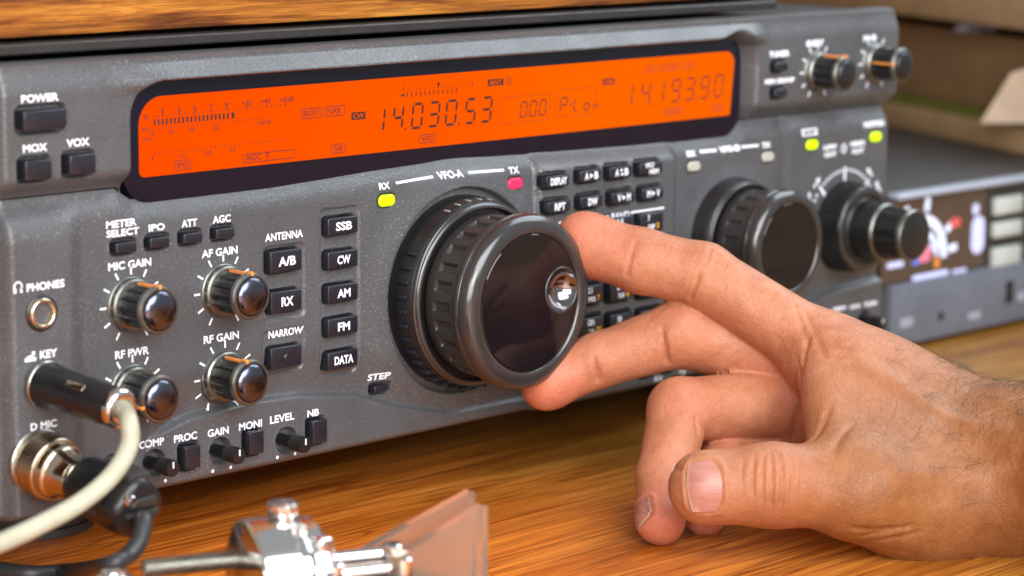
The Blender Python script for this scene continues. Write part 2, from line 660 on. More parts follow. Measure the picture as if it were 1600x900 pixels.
POCKETS_L, POCKETS_U, HOLES = [], [], []
KA = (177.0, 45.2)      # main tuning knob axis


def h_lower(x, z, carve=True):
    x = np.asarray(x, float)
    z = np.asarray(z, float)
    zt = ztop(x)
    h = -3.6 * sm((z - (zt - 9)) / 9.5) ** 1.6
    # left strip stands proud of the recessed control field
    h = h + 2.6 * (1 - sm((x - 20.5) / 7.0)) * (1 - sm((z - (zt - 12)) / 10))
    # rolled left and right ends
    h = h - 5.0 * sm((3.5 - x) / 4.5) ** 2 - 4.0 * sm((x - 407) / 3.5) ** 2
    # concave sweep above the bottom strip, then the strip steps forward again
    wv = wave(x)
    d = z - wv
    amp = interp(x, [0, 46, 60, 150, 190, 340, 350, 420], [0, 0, 2.6, 2.4, 1.2, 1.0, 3.0, 3.0])
    h = h - amp * np.where(d > 0, sm((15 - d) / 15), sm((d + 2.0) / 2.0))
    h = h - 2.0 * sm((2.2 - z) / 2.6) ** 2
    # mound around the main knob and the smaller one
    r = np.hypot(x - KA[0], z - KA[1])
    h = h + 2.2 * (1 - sm((r - 31) / 15)) - 3.0 * (1 - sm((r - 33.2) / 1.0))
    r2 = np.hypot(x - 315.5, z - 48)
    h = h + 1.2 * (1 - sm((r2 - 20) / 9))
    # keypad pod and vertical valleys
    h = h + 2.6 * sm((x - 210) / 2.5) * (1 - sm((x - 278.5) / 5.5)) * (1 - sm((z - (zt - 7)) / 7))
    h = h - 0.9 * np.exp(-((x - 344.5) / 3.0) ** 2)
    # shallow button fields
    for (cx, cz, w_, h_, rr_, dp) in ((124.6, 50.8, 16.6, 53.6, 2.2, .75), (102, 56.6, 17.3, 23.4, 2.4, .75), (101.9, 35.2, 17.5, 14.4, 2.4, .75)):
        h = h - dp * (1 - sm((rr_sd(x, z, cx, cz, w_, h_, rr_) + .55) / 0.55))
    if carve:
        for (cx, cz, w_, h_, rr_, dp) in POCKETS_L:
            mk = (np.abs(x - cx) < w_) & (np.abs(z - cz) < h_)
            if np.any(mk):
                sd = np.where(mk, rr_sd(x, z, cx, cz, w_, h_, rr_), 9)
                h = h - dp * (1 - sm((sd + .25) / .5)) + 0.14 * np.exp(-((sd - .55) / .4) ** 2)
    return h


WX0, WX1, WZ0, WZ1 = 44.6, 320.7, 80.0, 120.0


def h_upper(x, z, carve=True):
    x = np.asarray(x, float)
    z = np.asarray(z, float)
    h = 2.0 - 5.5 * sm((97.5 - z) / 7.5) ** 1.5          # underside rolls in above the seam
    h = h - 2.2 * sm((z - 119) / 8) * (1 - sm((x - 30) / 30) * (1 - sm((x - 318) / 20)))
    # display hood: a lip over the window with a sloping top
    lip = sm((x - 34) / 26) * (1 - sm((x - 318) / 16))
    h = h + lip * np.where(z > 121.8, -1.0 + 4.2 * (1 - np.clip((z - 121.8) / 4.2, 0, 1)), 3.2 * sm((z - 117.0) / 3.4))
    h = h - 3.0 * sm((z - 127.0) / 1.0) ** 2
    h = h - 5.0 * sm((2.5 - x) / 4.5) ** 2 - 4.0 * sm((x - 409.5) / 3.0) ** 2
    if carve:
        sd = rr_sd(x, z, (WX0 + WX1) / 2, (WZ0 + WZ1) / 2, WX1 - WX0, WZ1 - WZ0, 10)
        wdt = interp(x, [0, 300, 318, 420], [1.3, 1.3, 5.5, 5.5])
        h = h - 9.0 * (1 - sm((sd - .0) / wdt))
        for (cx, cz, w_, h_, rr_, dp) in POCKETS_U:
            sd = rr_sd(x, z, cx, cz, w_, h_, rr_)
            h = h - dp * (1 - sm((sd + .25) / .5)) + 0.14 * np.exp(-((sd - .55) / .4) ** 2)
    return h


def on_panel(px, py, hf, extra=0.0):
    y = 0.0
    for _ in range(5):
        P = on_y(px, py, y - extra)
        y = -float(hf(P[0], P[2], False))
    return P


def heightfield(name, hf, x0, x1, nx, zlo, zhi, nz, mat, parent, back=9.0):
    xs = np.linspace(x0, x1, nx)
    t = np.linspace(0, 1, nz)
    X, T = np.meshgrid(xs, t, indexing="ij")
    Z = zlo(X) + (zhi(X) - zlo(X)) * T
    H = hf(X, Z)
    V = np.stack([X, -H, Z], -1).reshape(-1, 3)
    idx = np.arange(nx * nz).reshape(nx, nz)
    q = np.stack([idx[:-1, :-1], idx[1:, :-1], idx[1:, 1:], idx[:-1, 1:]], -1).reshape(-1, 4)
    faces = [tuple(r) for r in q.tolist()]
    ring = list(idx[:, 0]) + list(idx[-1, 1:]) + list(idx[::-1, -1][1:]) + list(idx[0, ::-1][1:-1])
    base = len(V)
    extra = [(V[i][0], back, V[i][2]) for i in ring]
    n = len(ring)
    faces += [(int(ring[(k + 1) % n]), int(ring[k]), base + k, base + (k + 1) % n) for k in range(n)]
    mb = MB()
    mb.v = [tuple(p) for p in V.tolist()] + extra
    mb.f = faces
    mb.mi = [0] * len(faces)
    return mb.build(name, mat, parent, smooth=True, angle=50)


# ---- button table: legend, left px, right px, centre y px, height px, stand-out mm, panel
BUTTONS = []


def button(legend, L, R, cy, H, p=2.4, up=False, pocket=2.2, lw=None, lh=None, gap=0.9, kind="push_button", rnd=1.0, custom=None, dx=0):
    hf = h_upper if up else h_lower
    c = on_panel((L + R) / 2, cy, hf, p)
    y = c[1]
    a, b = on_y(L, cy, y), on_y(R, cy, y)
    t, u = on_y((L + R) / 2, cy - H / 2, y), on_y((L + R) / 2, cy + H / 2, y)
    wd, hd = b[0] - a[0], t[2] - u[2]
    BUTTONS.append(dict(s=legend, c=c, w=wd, h=hd, p=p, up=up, lw=lw, lh=lh, kind=kind, custom=custom, dx=dx, rnd=rnd))
    (POCKETS_U if up else POCKETS_L).append((c[0], c[2], wd + 2 * gap, hd + 2 * gap, min(rnd + gap * .6, hd / 2), pocket))


for s, cy in (("SSB", 353), ("CW", 405.5), ("AM", 458), ("FM", 510), ("DATA", 562)):
    button(s, 513, 559.5, cy, 27, 2.6, lw={"SSB": 6.6, "CW": 5.4, "AM": 5.4, "FM": 5.0, "DATA": 7.8}[s], lh=2.7, gap=.35, pocket=1.2)
button("A/B", 423, 472, 408, 34, 2.6, lw=6.9, lh=2.9, gap=.35, pocket=1.2)
button("RX", 424, 472, 471, 33, 2.6, lw=4.8, lh=2.9, gap=.35, pocket=1.2)
button("", 424, 472, 558, 33, 2.6, gap=.35, pocket=1.2, custom="pip")
button("", 585.5, 608, 607.5, 10, 1.6, gap=.9, rnd=1.0)
button("", 38, 105, 187, 30, 2.6, up=True, gap=1.3, kind="power_button", rnd=1.2)
button("", 40.5, 82, 266, 31, 2.6, up=True, gap=1.0)
button("", 110, 150.5, 257, 31, 2.6, up=True, gap=1.0)
for (L, R, cy) in ((182, 214, 387), (235.5, 266, 379), (287.5, 317, 372), (338.5, 367, 365)):
    button("", L, R, cy, 16, 1.8, gap=.9)
for (L, R, cy) in ((290, 314, 715), (390, 413, 692), (489, 512, 675)):
    button("", L, R, cy, 36, 2.6, gap=.8)
for (s, L, R, cy, lw) in (("DISPLAY", 854.5, 890, 283, 7.9), ("A>B", 907.5, 940, 274.5, 6), ("A=B", 954, 988, 269, 6), ("VFO/MEM", 1000.5, 1035.6, 263, 6),
                          ("RPT", 856.5, 892, 323, 5.2), ("DW", 908.5, 942.5, 315, 4.7), ("V>M", 957, 992, 308.5, 6.6), ("M>V", 1004.5, 1037, 302, 6.6)):
    button(s, L, R, cy, 17.5, 2.4, lw=lw, lh=2.5, gap=1.0, custom="arrow" if s in ("A>B", "A=B", "VFO/MEM", "V>M", "M>V") else None)
BANDS = [("1.8", "", "1"), ("3.5", "ABC", "2"), ("7", "DEF", "3"), ("10", "GHI", "4"), ("14", "JKL", "5"), ("18", "MNO", "6"),
         ("21", "PRS", "7"), ("24.5", "TUV", "8"), ("28", "WXY", "9"), ("GEN", "*/-", "CE"), ("50", "", "0"), ("ENT", "", "")]
for k, bb in enumerate(BANDS):
    row, col = divmod(k, 3)
    L = (908, 954, 1001.5)[col] + (row > 1) * .5
    cy = (360, 354, 347.5)[col] + row * 50.3
    button("", L, L + 35, cy, 29, 2.4, gap=1.0, custom=bb)
button("", 1003, 1023, 583, 10, 1.6, gap=.8)
button("", 1037, 1056, 576, 10, 1.6, gap=.8)
button("", 1213, 1231.5, 104, 13, 2.2, up=True, gap=.8)
button("", 1212, 1230.5, 145.5, 13, 2.2, up=True, gap=.8)

# round cavities behind the little trim knobs
TRIMS = [((240.5, 724), (274, 736)), ((344, 705), (380, 715.5)), ((447, 688), (479, 694.5)), ((176, 731), (212, 741))]
for (b0, e0) in TRIMS:
    c = on_panel(*b0, h_lower)
    POCKETS_L.append((c[0], c[2], 8.0, 8.0, 3.99, 3.0))
c = on_panel(1350, 501, h_lower)
POCKETS_L.append((c[0], c[2], 8.0, 8.0, 3.99, 3.0))

front = heightfield("front_panel", h_lower, -1.0, 410.0, 1028, lambda x: x * 0, ztop, 224, M["panel"], radio)
upper = heightfield("upper_panel", h_upper, -1.0, 412.0, 1033, lambda x: np.where((x > 43) & (x < 322), ztop(x), 90.8), lambda x: x * 0 + 128.0, 96, M["panel"], radio)

mb = MB()
box(mb, (205.5, 168, 64.5), (404, 318, 125), 2.0, 2)
mb.build("case", M["case"], radio)

for (fx, fy) in ((50, 60), (360, 60), (50, 270), (360, 270)):
    mb = MB()
    lathe(mb, (fx, fy, 2.5), (0, 0, -1), [(17.5, 0), (18.6, 12), (18.8, 19.5), (17.6, 19.8), (17.6, 21.4), (18.6, 21.7), (18.6, 24.3), (17, 24.5)], 48)
    mb.build("foot", M["rubber"], radio)

# display window
mb = MB()
pts = rrect_pts((WX0 + WX1) / 2, 103.4, WX1 - WX0 + 1.0, 36.4, 9.5, 8)
V = [(x, 3.0, z) for x, z in pts] + [(x, 6.0, z) for x, z in pts]
n = len(pts)
mb.add(V, [tuple(range(n)), tuple(n + i for i in reversed(range(n)))] + [((i + 1) % n, i, n + i, n + (i + 1) % n) for i in range(n)])
window = mb.build("display_window", M["glass"], radio, smooth=False)

LY = 2.92            # plane of the lit screen


def lp(px, py):
    P = on_y(px, py, LY)
    return (P[0], P[2])


nt_ = M["lcd"].node_tree
gx_ = nt_.nodes.new("ShaderNodeSeparateXYZ")
nt_.links.new(coords(nt_), gx_.inputs[0])
gm = nt_.nodes.new("ShaderNodeMapRange")
gm.inputs["From Min"].default_value = -0.16
gm.inputs["From Max"].default_value = 0.11
nt_.links.new(gx_.outputs["X"], gm.inputs["Value"])
gn = noise(nt_, coords(nt_), 9, 2)
ga = nt_.nodes.new("ShaderNodeMath")
ga.operation = "MULTIPLY_ADD"
nt_.links.new(gn, ga.inputs[0])
ga.inputs[1].default_value = 0.5
nt_.links.new(gm.outputs[0], ga.inputs[2])
gr_ = ramp(nt_, ga.outputs[0], [(0.15, (1.0, 0.070, 0.0)), (0.7, (1.0, 0.105, 0.0)), (1.25, (1.0, 0.135, 0.0))])
nt_.links.new(gr_.outputs[0], nt_.nodes["Principled BSDF"].inputs["Emission Color"])

tl, tr, br, bl = lp(236, 147), lp(1146, 80), lp(1147, 181), lp(217.5, 280.5)
lcz0, lcz1 = 92.7, 115.9
lcx0, lcx1 = bl[0], (tr[0] + br[0]) / 2
mb = MB()
pts = []
for (cx, cz, r, a0) in ((lcx1 - 2.6, lcz0 + .8, .8, -PI / 2), (lcx1 - 4.5, lcz1 - 4.5, 4.5, 0), (lcx0 + 8.5, lcz1 - 8.5, 8.5, PI / 2), (lcx0 + 2, lcz0 + 2, 2, PI)):
    for k in range(9):
        a = a0 + PI / 2 * k / 8
        pts.append((cx + r * math.cos(a), cz + r * math.sin(a)))
V = [(x, LY, z) for x, z in pts]
mb.add(V, [tuple(range(len(V)))])
lcd = mb.build("lit_screen", M["lcd"], window, smooth=False)

# ---- everything drawn on the screen: one mesh, three inks
ink = MB()
fy = lambda x, z: LY - 0.04


def lcd_text(s, px, py, wpx, hpx, mi=1, bold=0.018):
    a = lp(px - wpx / 2, py + wpx * .035)
    b = lp(px + wpx / 2, py - wpx * .035)
    c, d = lp(px, py - hpx / 2), lp(px, py + hpx / 2)
    e = lp(px, py)
    write(ink, s, e[0], e[1], b[0] - a[0], c[1] - d[1], fy, bold, mi)


def lcd_box(px0, px1, py, hpx, mi=1, t=0.28, fill=False, r=.8):
    a, b = lp(px0, py), lp(px1, py)
    c, d = lp((px0 + px1) / 2, py - hpx / 2), lp((px0 + px1) / 2, py + hpx / 2)
    cx, cz, wd, hd = (a[0] + b[0]) / 2, (c[1] + d[1]) / 2, b[0] - a[0], c[1] - d[1]
    if fill:
        V = rrect_pts(cx, cz, wd, hd, .3)
        ink.add([(x, LY - .02, z) for x, z in V], [tuple(range(len(V)))], mi)
    else:
        frame_outline(ink, rrect_pts(cx, cz, wd, hd, r), rrect_pts(cx, cz, wd - 2 * t, hd - 2 * t, max(.05, r - t)), fy, mi)


SEGS = {"0": "abcdef", "1": "bc", "2": "abged", "3": "abgcd", "4": "fgbc", "5": "afgcd", "6": "afgedc", "7": "abc", "8": "abcdefg", "9": "abcdfg",
        "P": "abefg", "-": "g", "L": "def", "o": "gcde", "3s": "agbcd"}


def digit(ch, x, z, wd, hd, t, mi, slant=0.13):
    g = t * .35
    hw, hh = wd / 2, hd / 2
    P = {"a": ((-hw + g, hh), (hw - g, hh)), "d": ((-hw + g, -hh), (hw - g, -hh)), "g": ((-hw + g, 0), (hw - g, 0)),
         "f": ((-hw, hh - g), (-hw, g)), "b": ((hw, hh - g), (hw, g)), "e": ((-hw, -g), (-hw, -hh + g)), "c": ((hw, -g), (hw, -hh + g))}
    for s in SEGS[ch]:
        (x0, z0), (x1, z1) = P[s]
        dx, dz = x1 - x0, z1 - z0
        L = math.hypot(dx, dz)
        dx, dz = dx / L, dz / L
        nx, nz = -dz, dx
        pts = [(x0, z0), (x0 + dx * t / 2 - nx * t / 2, z0 + dz * t / 2 - nz * t / 2), (x1 - dx * t / 2 - nx * t / 2, z1 - dz * t / 2 - nz * t / 2), (x1, z1),
               (x1 - dx * t / 2 + nx * t / 2, z1 - dz * t / 2 + nz * t / 2), (x0 + dx * t / 2 + nx * t / 2, z0 + dz * t / 2 + nz * t / 2)]
        pts = [(x + a + slant * b, z + b) for a, b in pts]
        flat_poly(ink, pts, fy, mi)


def digits(spec, mi, t):
    for ch, px, py, wpx, hpx in spec:
        c = lp(px, py)
        a, b = lp(px - wpx / 2, py), lp(px + wpx / 2, py)
        u, d = lp(px, py - hpx / 2), lp(px, py + hpx / 2)
        if ch == ".":
            r = (b[0] - a[0]) / 2
            flat_poly(ink, [(c[0] - r, c[1] - r), (c[0] + r, c[1] - r), (c[0] + r, c[1] + r), (c[0] - r, c[1] + r)], fy, mi)
        elif ch == "1":
            digit("1", c[0] - (b[0] - a[0]) / 2, c[1], b[0] - a[0], u[1] - d[1], t, mi)
        else:
            digit(ch, c[0], c[1], b[0] - a[0], u[1] - d[1], t, mi)


big = [("1", 600, 187, 14, 36), ("4", 622, 184, 14, 36), (".", 633, 201, 2.4, 3), ("0", 652, 181, 15, 37), ("3", 678, 178.5, 15, 37),
       ("0", 705, 176, 15, 37), (".", 717, 193, 2.4, 3), ("5", 735, 173.5, 14, 37), ("3", 760, 171, 14, 37)]
digits(big, 0, 0.86)
digits([("0", 818, 171, 9, 23), (".", 824.5, 181, 1.6, 2), ("0", 833, 169.5, 9, 23), ("0", 848, 168, 9, 23)], 0, .46)
digits([("P", 881, 164, 10, 22), ("-", 892, 163, 6, 20), ("L", 900, 163.5, 5, 20), ("o", 917, 161.5, 8, 20)], 0, .46)
digits([("1", 988, 148, 12, 33), ("4", 1009, 145.5, 12, 33), (".", 1016, 163, 2.2, 3), ("1", 1037, 142, 12, 33), ("9", 1056, 141.5, 12, 33), ("3", 1078, 139, 12, 33),
        (".", 1087, 156, 2, 3), ("9", 1101, 136.5, 12, 33), ("0", 1123, 134, 12, 33)], 2, .66)
# meter bars and scales
for i in range(20):
    px = 241.5 + i * 6.36 + (1.5 if i == 19 else 0)
    py = 191.5 - (px - 241.5) * .092
    a, b, c, d = lp(px - (1.5 if i < 19 else 2.3), py), lp(px + (1.5 if i < 19 else 2.3), py), lp(px, py - 4.8), lp(px, py + 4.8)
    flat_poly(ink, [(a[0], d[1]), (b[0], d[1]), (b[0], c[1]), (a[0], c[1])], fy, 0)


def dots(px0, py0, px1, py1, n, mi=1, s=0.42):
    for i in range(n):
        t = i / (n - 1)
        x, z = lp(px0 + (px1 - px0) * t, py0 + (py1 - py0) * t)
        flat_poly(ink, [(x - s / 2, z - s / 2), (x + s / 2, z - s / 2), (x + s / 2, z + s / 2), (x - s / 2, z + s / 2)], fy, mi)


dots(241, 182, 445, 164, 31)
dots(239, 202, 425, 183, 28)
dots(242, 240, 445, 218.5, 29)
for s, px, py, wd in (("1", 253.5, 173.5, 3), ("3", 279.5, 171, 6), ("5", 304, 169, 6), ("7", 330, 166.5, 6), ("9", 354, 164.5, 6), ("+20", 385.5, 161, 15), ("+40", 415, 158, 15), ("+60dB", 447.5, 155, 23)):
    lcd_text(s, px, py, wd, 8.5)
for px, py in ((254, 180), (280, 178), (305, 176), (330, 173.5), (354.5, 171), (386, 168), (416, 165), (446, 162.5)):
    x, z = lp(px, py)
    flat_poly(ink, [(x - .2, z - .5), (x + .2, z - .5), (x + .2, z + .5), (x - .2, z + .5)], fy, 1)
for s, px, py, wd, hh in (("0", 238.5, 209, 5, 6.5), ("10", 267.5, 206.5, 8, 6.5), ("25", 299.5, 203.5, 9.5, 6.5), ("50", 337, 200, 9, 6.5), ("100 W", 414, 191.5, 21, 6.5),
                          ("1", 238, 248, 2, 6), ("1.5", 284.5, 243.5, 9, 6.5), ("2.0", 325, 238.5, 10, 6.5), ("3.0", 363.5, 234, 10, 6.5), ("S", 227.5, 183, 7, 9), ("PO", 228, 203, 12, 6.5), ("SWR", 229, 218, 13, 5.5)):
    lcd_text(s, px, py, wd, hh)
lcd_text("BUSY", 486.5, 176.5, 25, 9.5)
lcd_box(470.5, 502.5, 177, 16.5)
lcd_text("NAR", 522, 173, 22, 9.5)
lcd_box(506.5, 538.5, 173.5, 16.5)
lcd_box(549, 571, 181, 12, 0, fill=True)
lcd_text("CW", 560, 181, 17, 8, mi=3, bold=.02)
lcd_text("VFO", 668, 216.5, 19, 8.5)
lcd_box(655, 682, 216.5, 14)
lcd_text("NB", 529, 232, 13, 8.5)
lcd_box(517, 540.5, 232, 14.5)
lcd_text("IPO", 285.5, 258, 18, 9)
lcd_box(271.5, 298, 258, 16)
lcd_text("AGC  F", 402, 245, 38, 10)
lcd_box(379.5, 461, 244, 14.5)
lcd_box(762, 786.5, 128.5, 10.5, 0, fill=True)
lcd_text("ANT", 774, 128.5, 20, 7.5, mi=3, bold=.02)
lcd_text("A", 795, 126.5, 3, 4, mi=2)
lcd_box(791, 799, 126.5, 11, 2, r=.5)
lcd_box(779, 860, 170, 41, 2, t=.12, r=2.2)
lcd_box(868, 930.5, 159.5, 43, 2, t=.12, r=2.2)
lcd_text("CH", 930, 165, 11, 6, mi=2)
lcd_box(941.5, 960.5, 127.5, 10, 2, fill=True)
lcd_text("USB", 951, 127.5, 14, 6, mi=3)
for (a, b, y, s) in ((1009, 1025, 108, "RX"), (1030, 1064, 105, "TUNER"), (1068.5, 1085, 103, "TX"), (1035, 1069, 174, "KEYER"), (1112, 1131, 168, "SPLIT")):
    lcd_box(a, b, y, 11, 4, t=.3, r=.5)
    lcd_text(s, (a + b) / 2, y, (b - a) * .7, 6.5, mi=4)
# tuning scale over the main frequency
x0, z0 = lp(625.5, 149)
for i in range(12):
    px = 636 + i * 7.0
    py = 148 - i * .62
    a, c = lp(px, py - 3.2), lp(px, py + 3.2)
    flat_poly(ink, [(a[0] - .22, c[1]), (a[0] + .22, c[1]), (a[0] + .22, a[1]), (a[0] - .22, a[1])], fy, 0)
flat_poly(ink, [lp(624.5, 149.3), lp(631.5, 151.5), lp(631.5, 146.0)], fy, 0)
dots(631, 140.5, 737, 132, 17)
for px, py, hh in ((630.5, 138, 4), (685, 132.5, 5), (738, 129.5, 4)):
    a, c = lp(px, py - hh), lp(px, py + hh)
    flat_poly(ink, [(a[0] - .16, c[1]), (a[0] + .16, c[1]), (a[0] + .16, a[1]), (a[0] - .16, a[1])], fy, 1)
flat_poly(ink, [lp(685, 136.5), lp(687.5, 129.5), lp(682.5, 129.8)], fy, 0)
ink.build("display_readout", [M["seg"], M["segmid"], M["segmid"], M["lcd"], M["segdim"]], window, smooth=False)

# ---- buttons with their legends
for B in BUTTONS:
    c, wd, hd, p = B["c"], B["w"], B["h"], B["p"]
    mb = MB()
    deep = p + 3.0
    box(mb, (c[0], c[1] + deep / 2, c[2]), (wd, deep, hd), 0.45 if B["rnd"] >= 1 else .3, 3)
    o = mb.build(B["kind"], M["button"], radio, angle=40)
    if B["s"] and B["custom"] is None:
        o["label"] = "push button lettered " + B["s"]
    yf = lambda x, z, yy=c[1]: yy - 0.05
    lg = MB()
    if B["custom"] == "pip":
        mb = MB()
        lathe(mb, (c[0] - .2, c[1], c[2]), (0, -1, 0), [(1.1, -.2), (1.0, .15), (.6, .45), (0, .55)], 16)
        mb.build("raised_dot", M["button"], o)
        continue
    if B["custom"] is None and B["s"]:
        write(lg, B["s"], c[0] + .3, c[2], B["lw"], B["lh"], yf, 0.032)
    elif B["custom"] == "arrow":
        s = B["s"]
        if s == "VFO/MEM":
            write(lg, "VFO/", c[0] - 1.0, c[2] + 1.15, 4.8, 1.8, yf, .03)
            write(lg, "MEM", c[0] + 1.3, c[2] - 1.15, 4.9, 1.8, yf, .03)
        else:
            write(lg, s[0], c[0] - 2.2, c[2], 1.9, 2.5, yf, .03)
            write(lg, s[2], c[0] + 2.6, c[2], 1.9, 2.5, yf, .03)
            if s[1] == ">":
                flat_poly(lg, [(c[0] - .6, c[2] - .9), (c[0] + 1.1, c[2]), (c[0] - .6, c[2] + .9)], yf)
            else:
                flat_poly(lg, [(c[0] - .5, c[2] + .1), (c[0] + 1.1, c[2] + .7), (c[0] - .5, c[2] + 1.2)], yf)
                flat_poly(lg, [(c[0] + 1.0, c[2] - .1), (c[0] - .6, c[2] - .7), (c[0] + 1.0, c[2] - 1.2)], yf)
    elif isinstance(B["custom"], tuple):
        b1, b2, b3 = B["custom"]
        write(lg, b1, c[0] - 2.2 + .45 * len(b1), c[2] + 1.6, 1.1 * len(b1), 2.1, yf, .03)
        if b2:
            write(lg, b2, c[0] - .3, c[2] - 1.5, 3.6, 1.7, yf, .03)
        if b3:
            write(lg, b3, c[0] + 3.0, c[2] - 1.25, 1.2 * len(b3), 2.0, yf, .03, mi=1)
    if lg.v:
        lg.build("legend", [M["white"], M["amber"]], o, smooth=False)

# ---- printed lettering on the two panels
PR = {True: MB(), False: MB()}


def flush(name, up=False):
    if PR[up].v:
        PR[up].build(name, [M["white"], M["black"]], upper if up else front, smooth=False)
        PR[up] = MB()



def label(s, px, py, wpx, hpx, up=False, bold=0.04, mi=0):
    hf = h_upper if up else h_lower
    c = on_panel(px, py, hf)
    a, b = on_y(px - wpx / 2, py, c[1]), on_y(px + wpx / 2, py, c[1])
    t, u = on_y(px, py - hpx / 2, c[1]), on_y(px, py + hpx / 2, c[1])
    yf = lambda x, z: -float(hf(x, z, False)) - 0.14
    write(PR[up], s, c[0], c[2], b[0] - a[0], t[2] - u[2], yf, bold, mi)
    flush("printed_label", up)


def line(px0, py0, px1, py1, wd, up=False):
    hf = h_upper if up else h_lower
    a, b = on_panel(px0, py0, hf), on_panel(px1, py1, hf)
    yf = lambda x, z: -float(hf(x, z, False)) - 0.14
    n = 6
    for k in range(n):
        p0 = a + (b - a) * k / n
        p1 = a + (b - a) * (k + 1) / n
        bar(PR[up], p0[0], p0[2], p1[0], p1[2], wd, yf)
    flush("printed_line", up)


for args in (("POWER", 62, 153, 58, 12.5), ("MOX", 54.5, 231, 38, 12.5), ("VOX", 121.5, 222.5, 36, 12.5), ("TUNER", 1217.5, 84, 32, 9.5),
             ("MEM GROUP", 1218, 126, 46, 8), ("SHIFT", 1273, 67.5, 27, 10), ("N-B", 1359, 59, 20, 9.5)):
    label(*args, up=True, bold=0.075 if args[1] > 1070 else 0.026)
for args in (("METER", 189.5, 349, 48, 11.5), ("SELECT", 191.5, 363, 51, 11), ("IPO", 244.5, 355, 25, 11), ("ATT", 295.5, 348.5, 24, 11.5), ("AGC", 346, 342, 28, 11.5),
             ("MIC GAIN", 202.5, 413, 67, 12.5), ("AF GAIN", 343, 393.5, 56, 12.5), ("PHONES", 71, 446, 59, 12.5), ("KEY", 75.5, 552.5, 27, 12.5), ("RF PWR", 206, 551, 53, 12.5),
             ("RF GAIN", 345.5, 527, 55, 12.5), ("D MIC", 68, 664, 41, 12), ("COMP", 236.5, 692.5, 39, 12), ("PROC", 289.5, 683, 36, 12), ("GAIN", 340.5, 674.5, 33, 12),
             ("MONI", 391, 664, 36, 12), ("LEVEL", 440.5, 653, 38, 12), ("NB", 489, 645, 18, 11), ("ANTENNA", 443.5, 368, 59, 12), ("NARROW", 445.5, 519, 53, 12), ("STEP", 591.5, 588, 30, 11),
             ("RX", 600.5, 290.5, 16.5, 10.5), ("VFO-A", 703.5, 272.5, 38, 11.5), ("TX", 802.5, 266, 16.5, 10.5), ("BAND", 969, 336.5, 28, 10.5), ("QMB", 870, 351, 28, 9.5), ("RX", 1029, 591.5, 13, 8), ("TX", 1066, 583, 12, 8),
             ("RX", 1080, 240, 14, 9), ("VFO-B", 1139, 232.5, 31, 9.5), ("TX", 1197, 226.5, 14, 9), ("LOW", 1297, 229.5, 21, 8), ("CUT", 1297, 241, 19, 8), ("HIGH", 1339.5, 224, 22, 8), ("CUT", 1340, 235.5, 19, 8),
             ("NOTCH", 1365.5, 193.5, 31, 9), ("MEM", 1311, 482, 20, 6), ("CLR", 1336, 478.5, 18, 6), ("TUN", 1359.5, 474.5, 20, 7)):
    label(*args, bold=0.075 if args[1] > 1070 else 0.026)
line(618, 286, 676, 276, .75)
line(731, 269.5, 787, 265.5, .75)
line(985, 332, 1037, 324.5, .7)
line(912, 343.5, 951, 338, .7)
line(1093, 237, 1119, 234.5, 1.0)
line(1158, 229.5, 1185, 227, 1.0)
# headphone and morse-key symbols
yfl = lambda x, z: -float(h_lower(x, z, False)) - 0.14
c = on_panel(28, 449, h_lower)
for k in range(10):
    a0, a1 = PI * (-.15 + 1.3 * k / 10), PI * (-.15 + 1.3 * (k + 1) / 10)
    bar(PR[False], c[0] + 1.25 * math.cos(a0), c[2] + 1.5 * math.sin(a0), c[0] + 1.25 * math.cos(a1), c[2] + 1.5 * math.sin(a1), .4, yfl)
for s in (-1, 1):
    bar(PR[False], c[0] + s * 1.0, c[2] - 1.6, c[0] + s * 1.0, c[2] - .2, .7, yfl)
flush("printed_symbol")
c = on_panel(47, 557.5, h_lower)
bar(PR[False], c[0] - 1.9, c[2] - .8, c[0] + 1.9, c[2] - .8, 1.0, yfl)
bar(PR[False], c[0] - 1.1, c[2] - .1, c[0] + 1.6, c[2] + .5, .5, yfl)
bar(PR[False], c[0] + .6, c[2] + .9, c[0] + 1.6, c[2] + .9, 1.0, yfl)
flush("printed_symbol")
# dots under the trim knobs
for px, py in ((228, 757), (258, 751), (332, 736), (360, 730), (433, 714.5), (460.5, 708.5)):
    c = on_panel(px, py, h_lower)
    flat_poly(PR[False], [(c[0] + .55 * math.cos(a), c[2] + .55 * math.sin(a)) for a in [2 * PI * k / 10 for k in range(10)]], yfl)
    flush("printed_dot")
# lettered white block and its lamp legend on the right
c = on_panel(1265, 206.5, h_lower)
flat_poly(PR[False], [(c[0] - 4.6, c[2] - 1.3), (c[0] + 4.6, c[2] - 1.3), (c[0] + 4.6, c[2] + 1.3), (c[0] - 4.6, c[2] + 1.3)], yfl)
write(PR[False], "EDSP", c[0], c[2], 7.2, 1.6, lambda x, z: yfl(x, z) - .06, .03, 1)
flush("printed_label")


# ---- small rotary knobs
def ticks(c, hf, r0, r1, angs, wd, up):
    yf = lambda x, z: -float(hf(x, z, False)) - 0.14
    for a in angs:
        t = math.radians(a)
        bar(PR[up], c[0] + r0 * math.sin(t), c[2] + r0 * math.cos(t), c[0] + r1 * math.sin(t), c[2] + r1 * math.cos(t), wd, yf)
    flush("tick_marks", up)


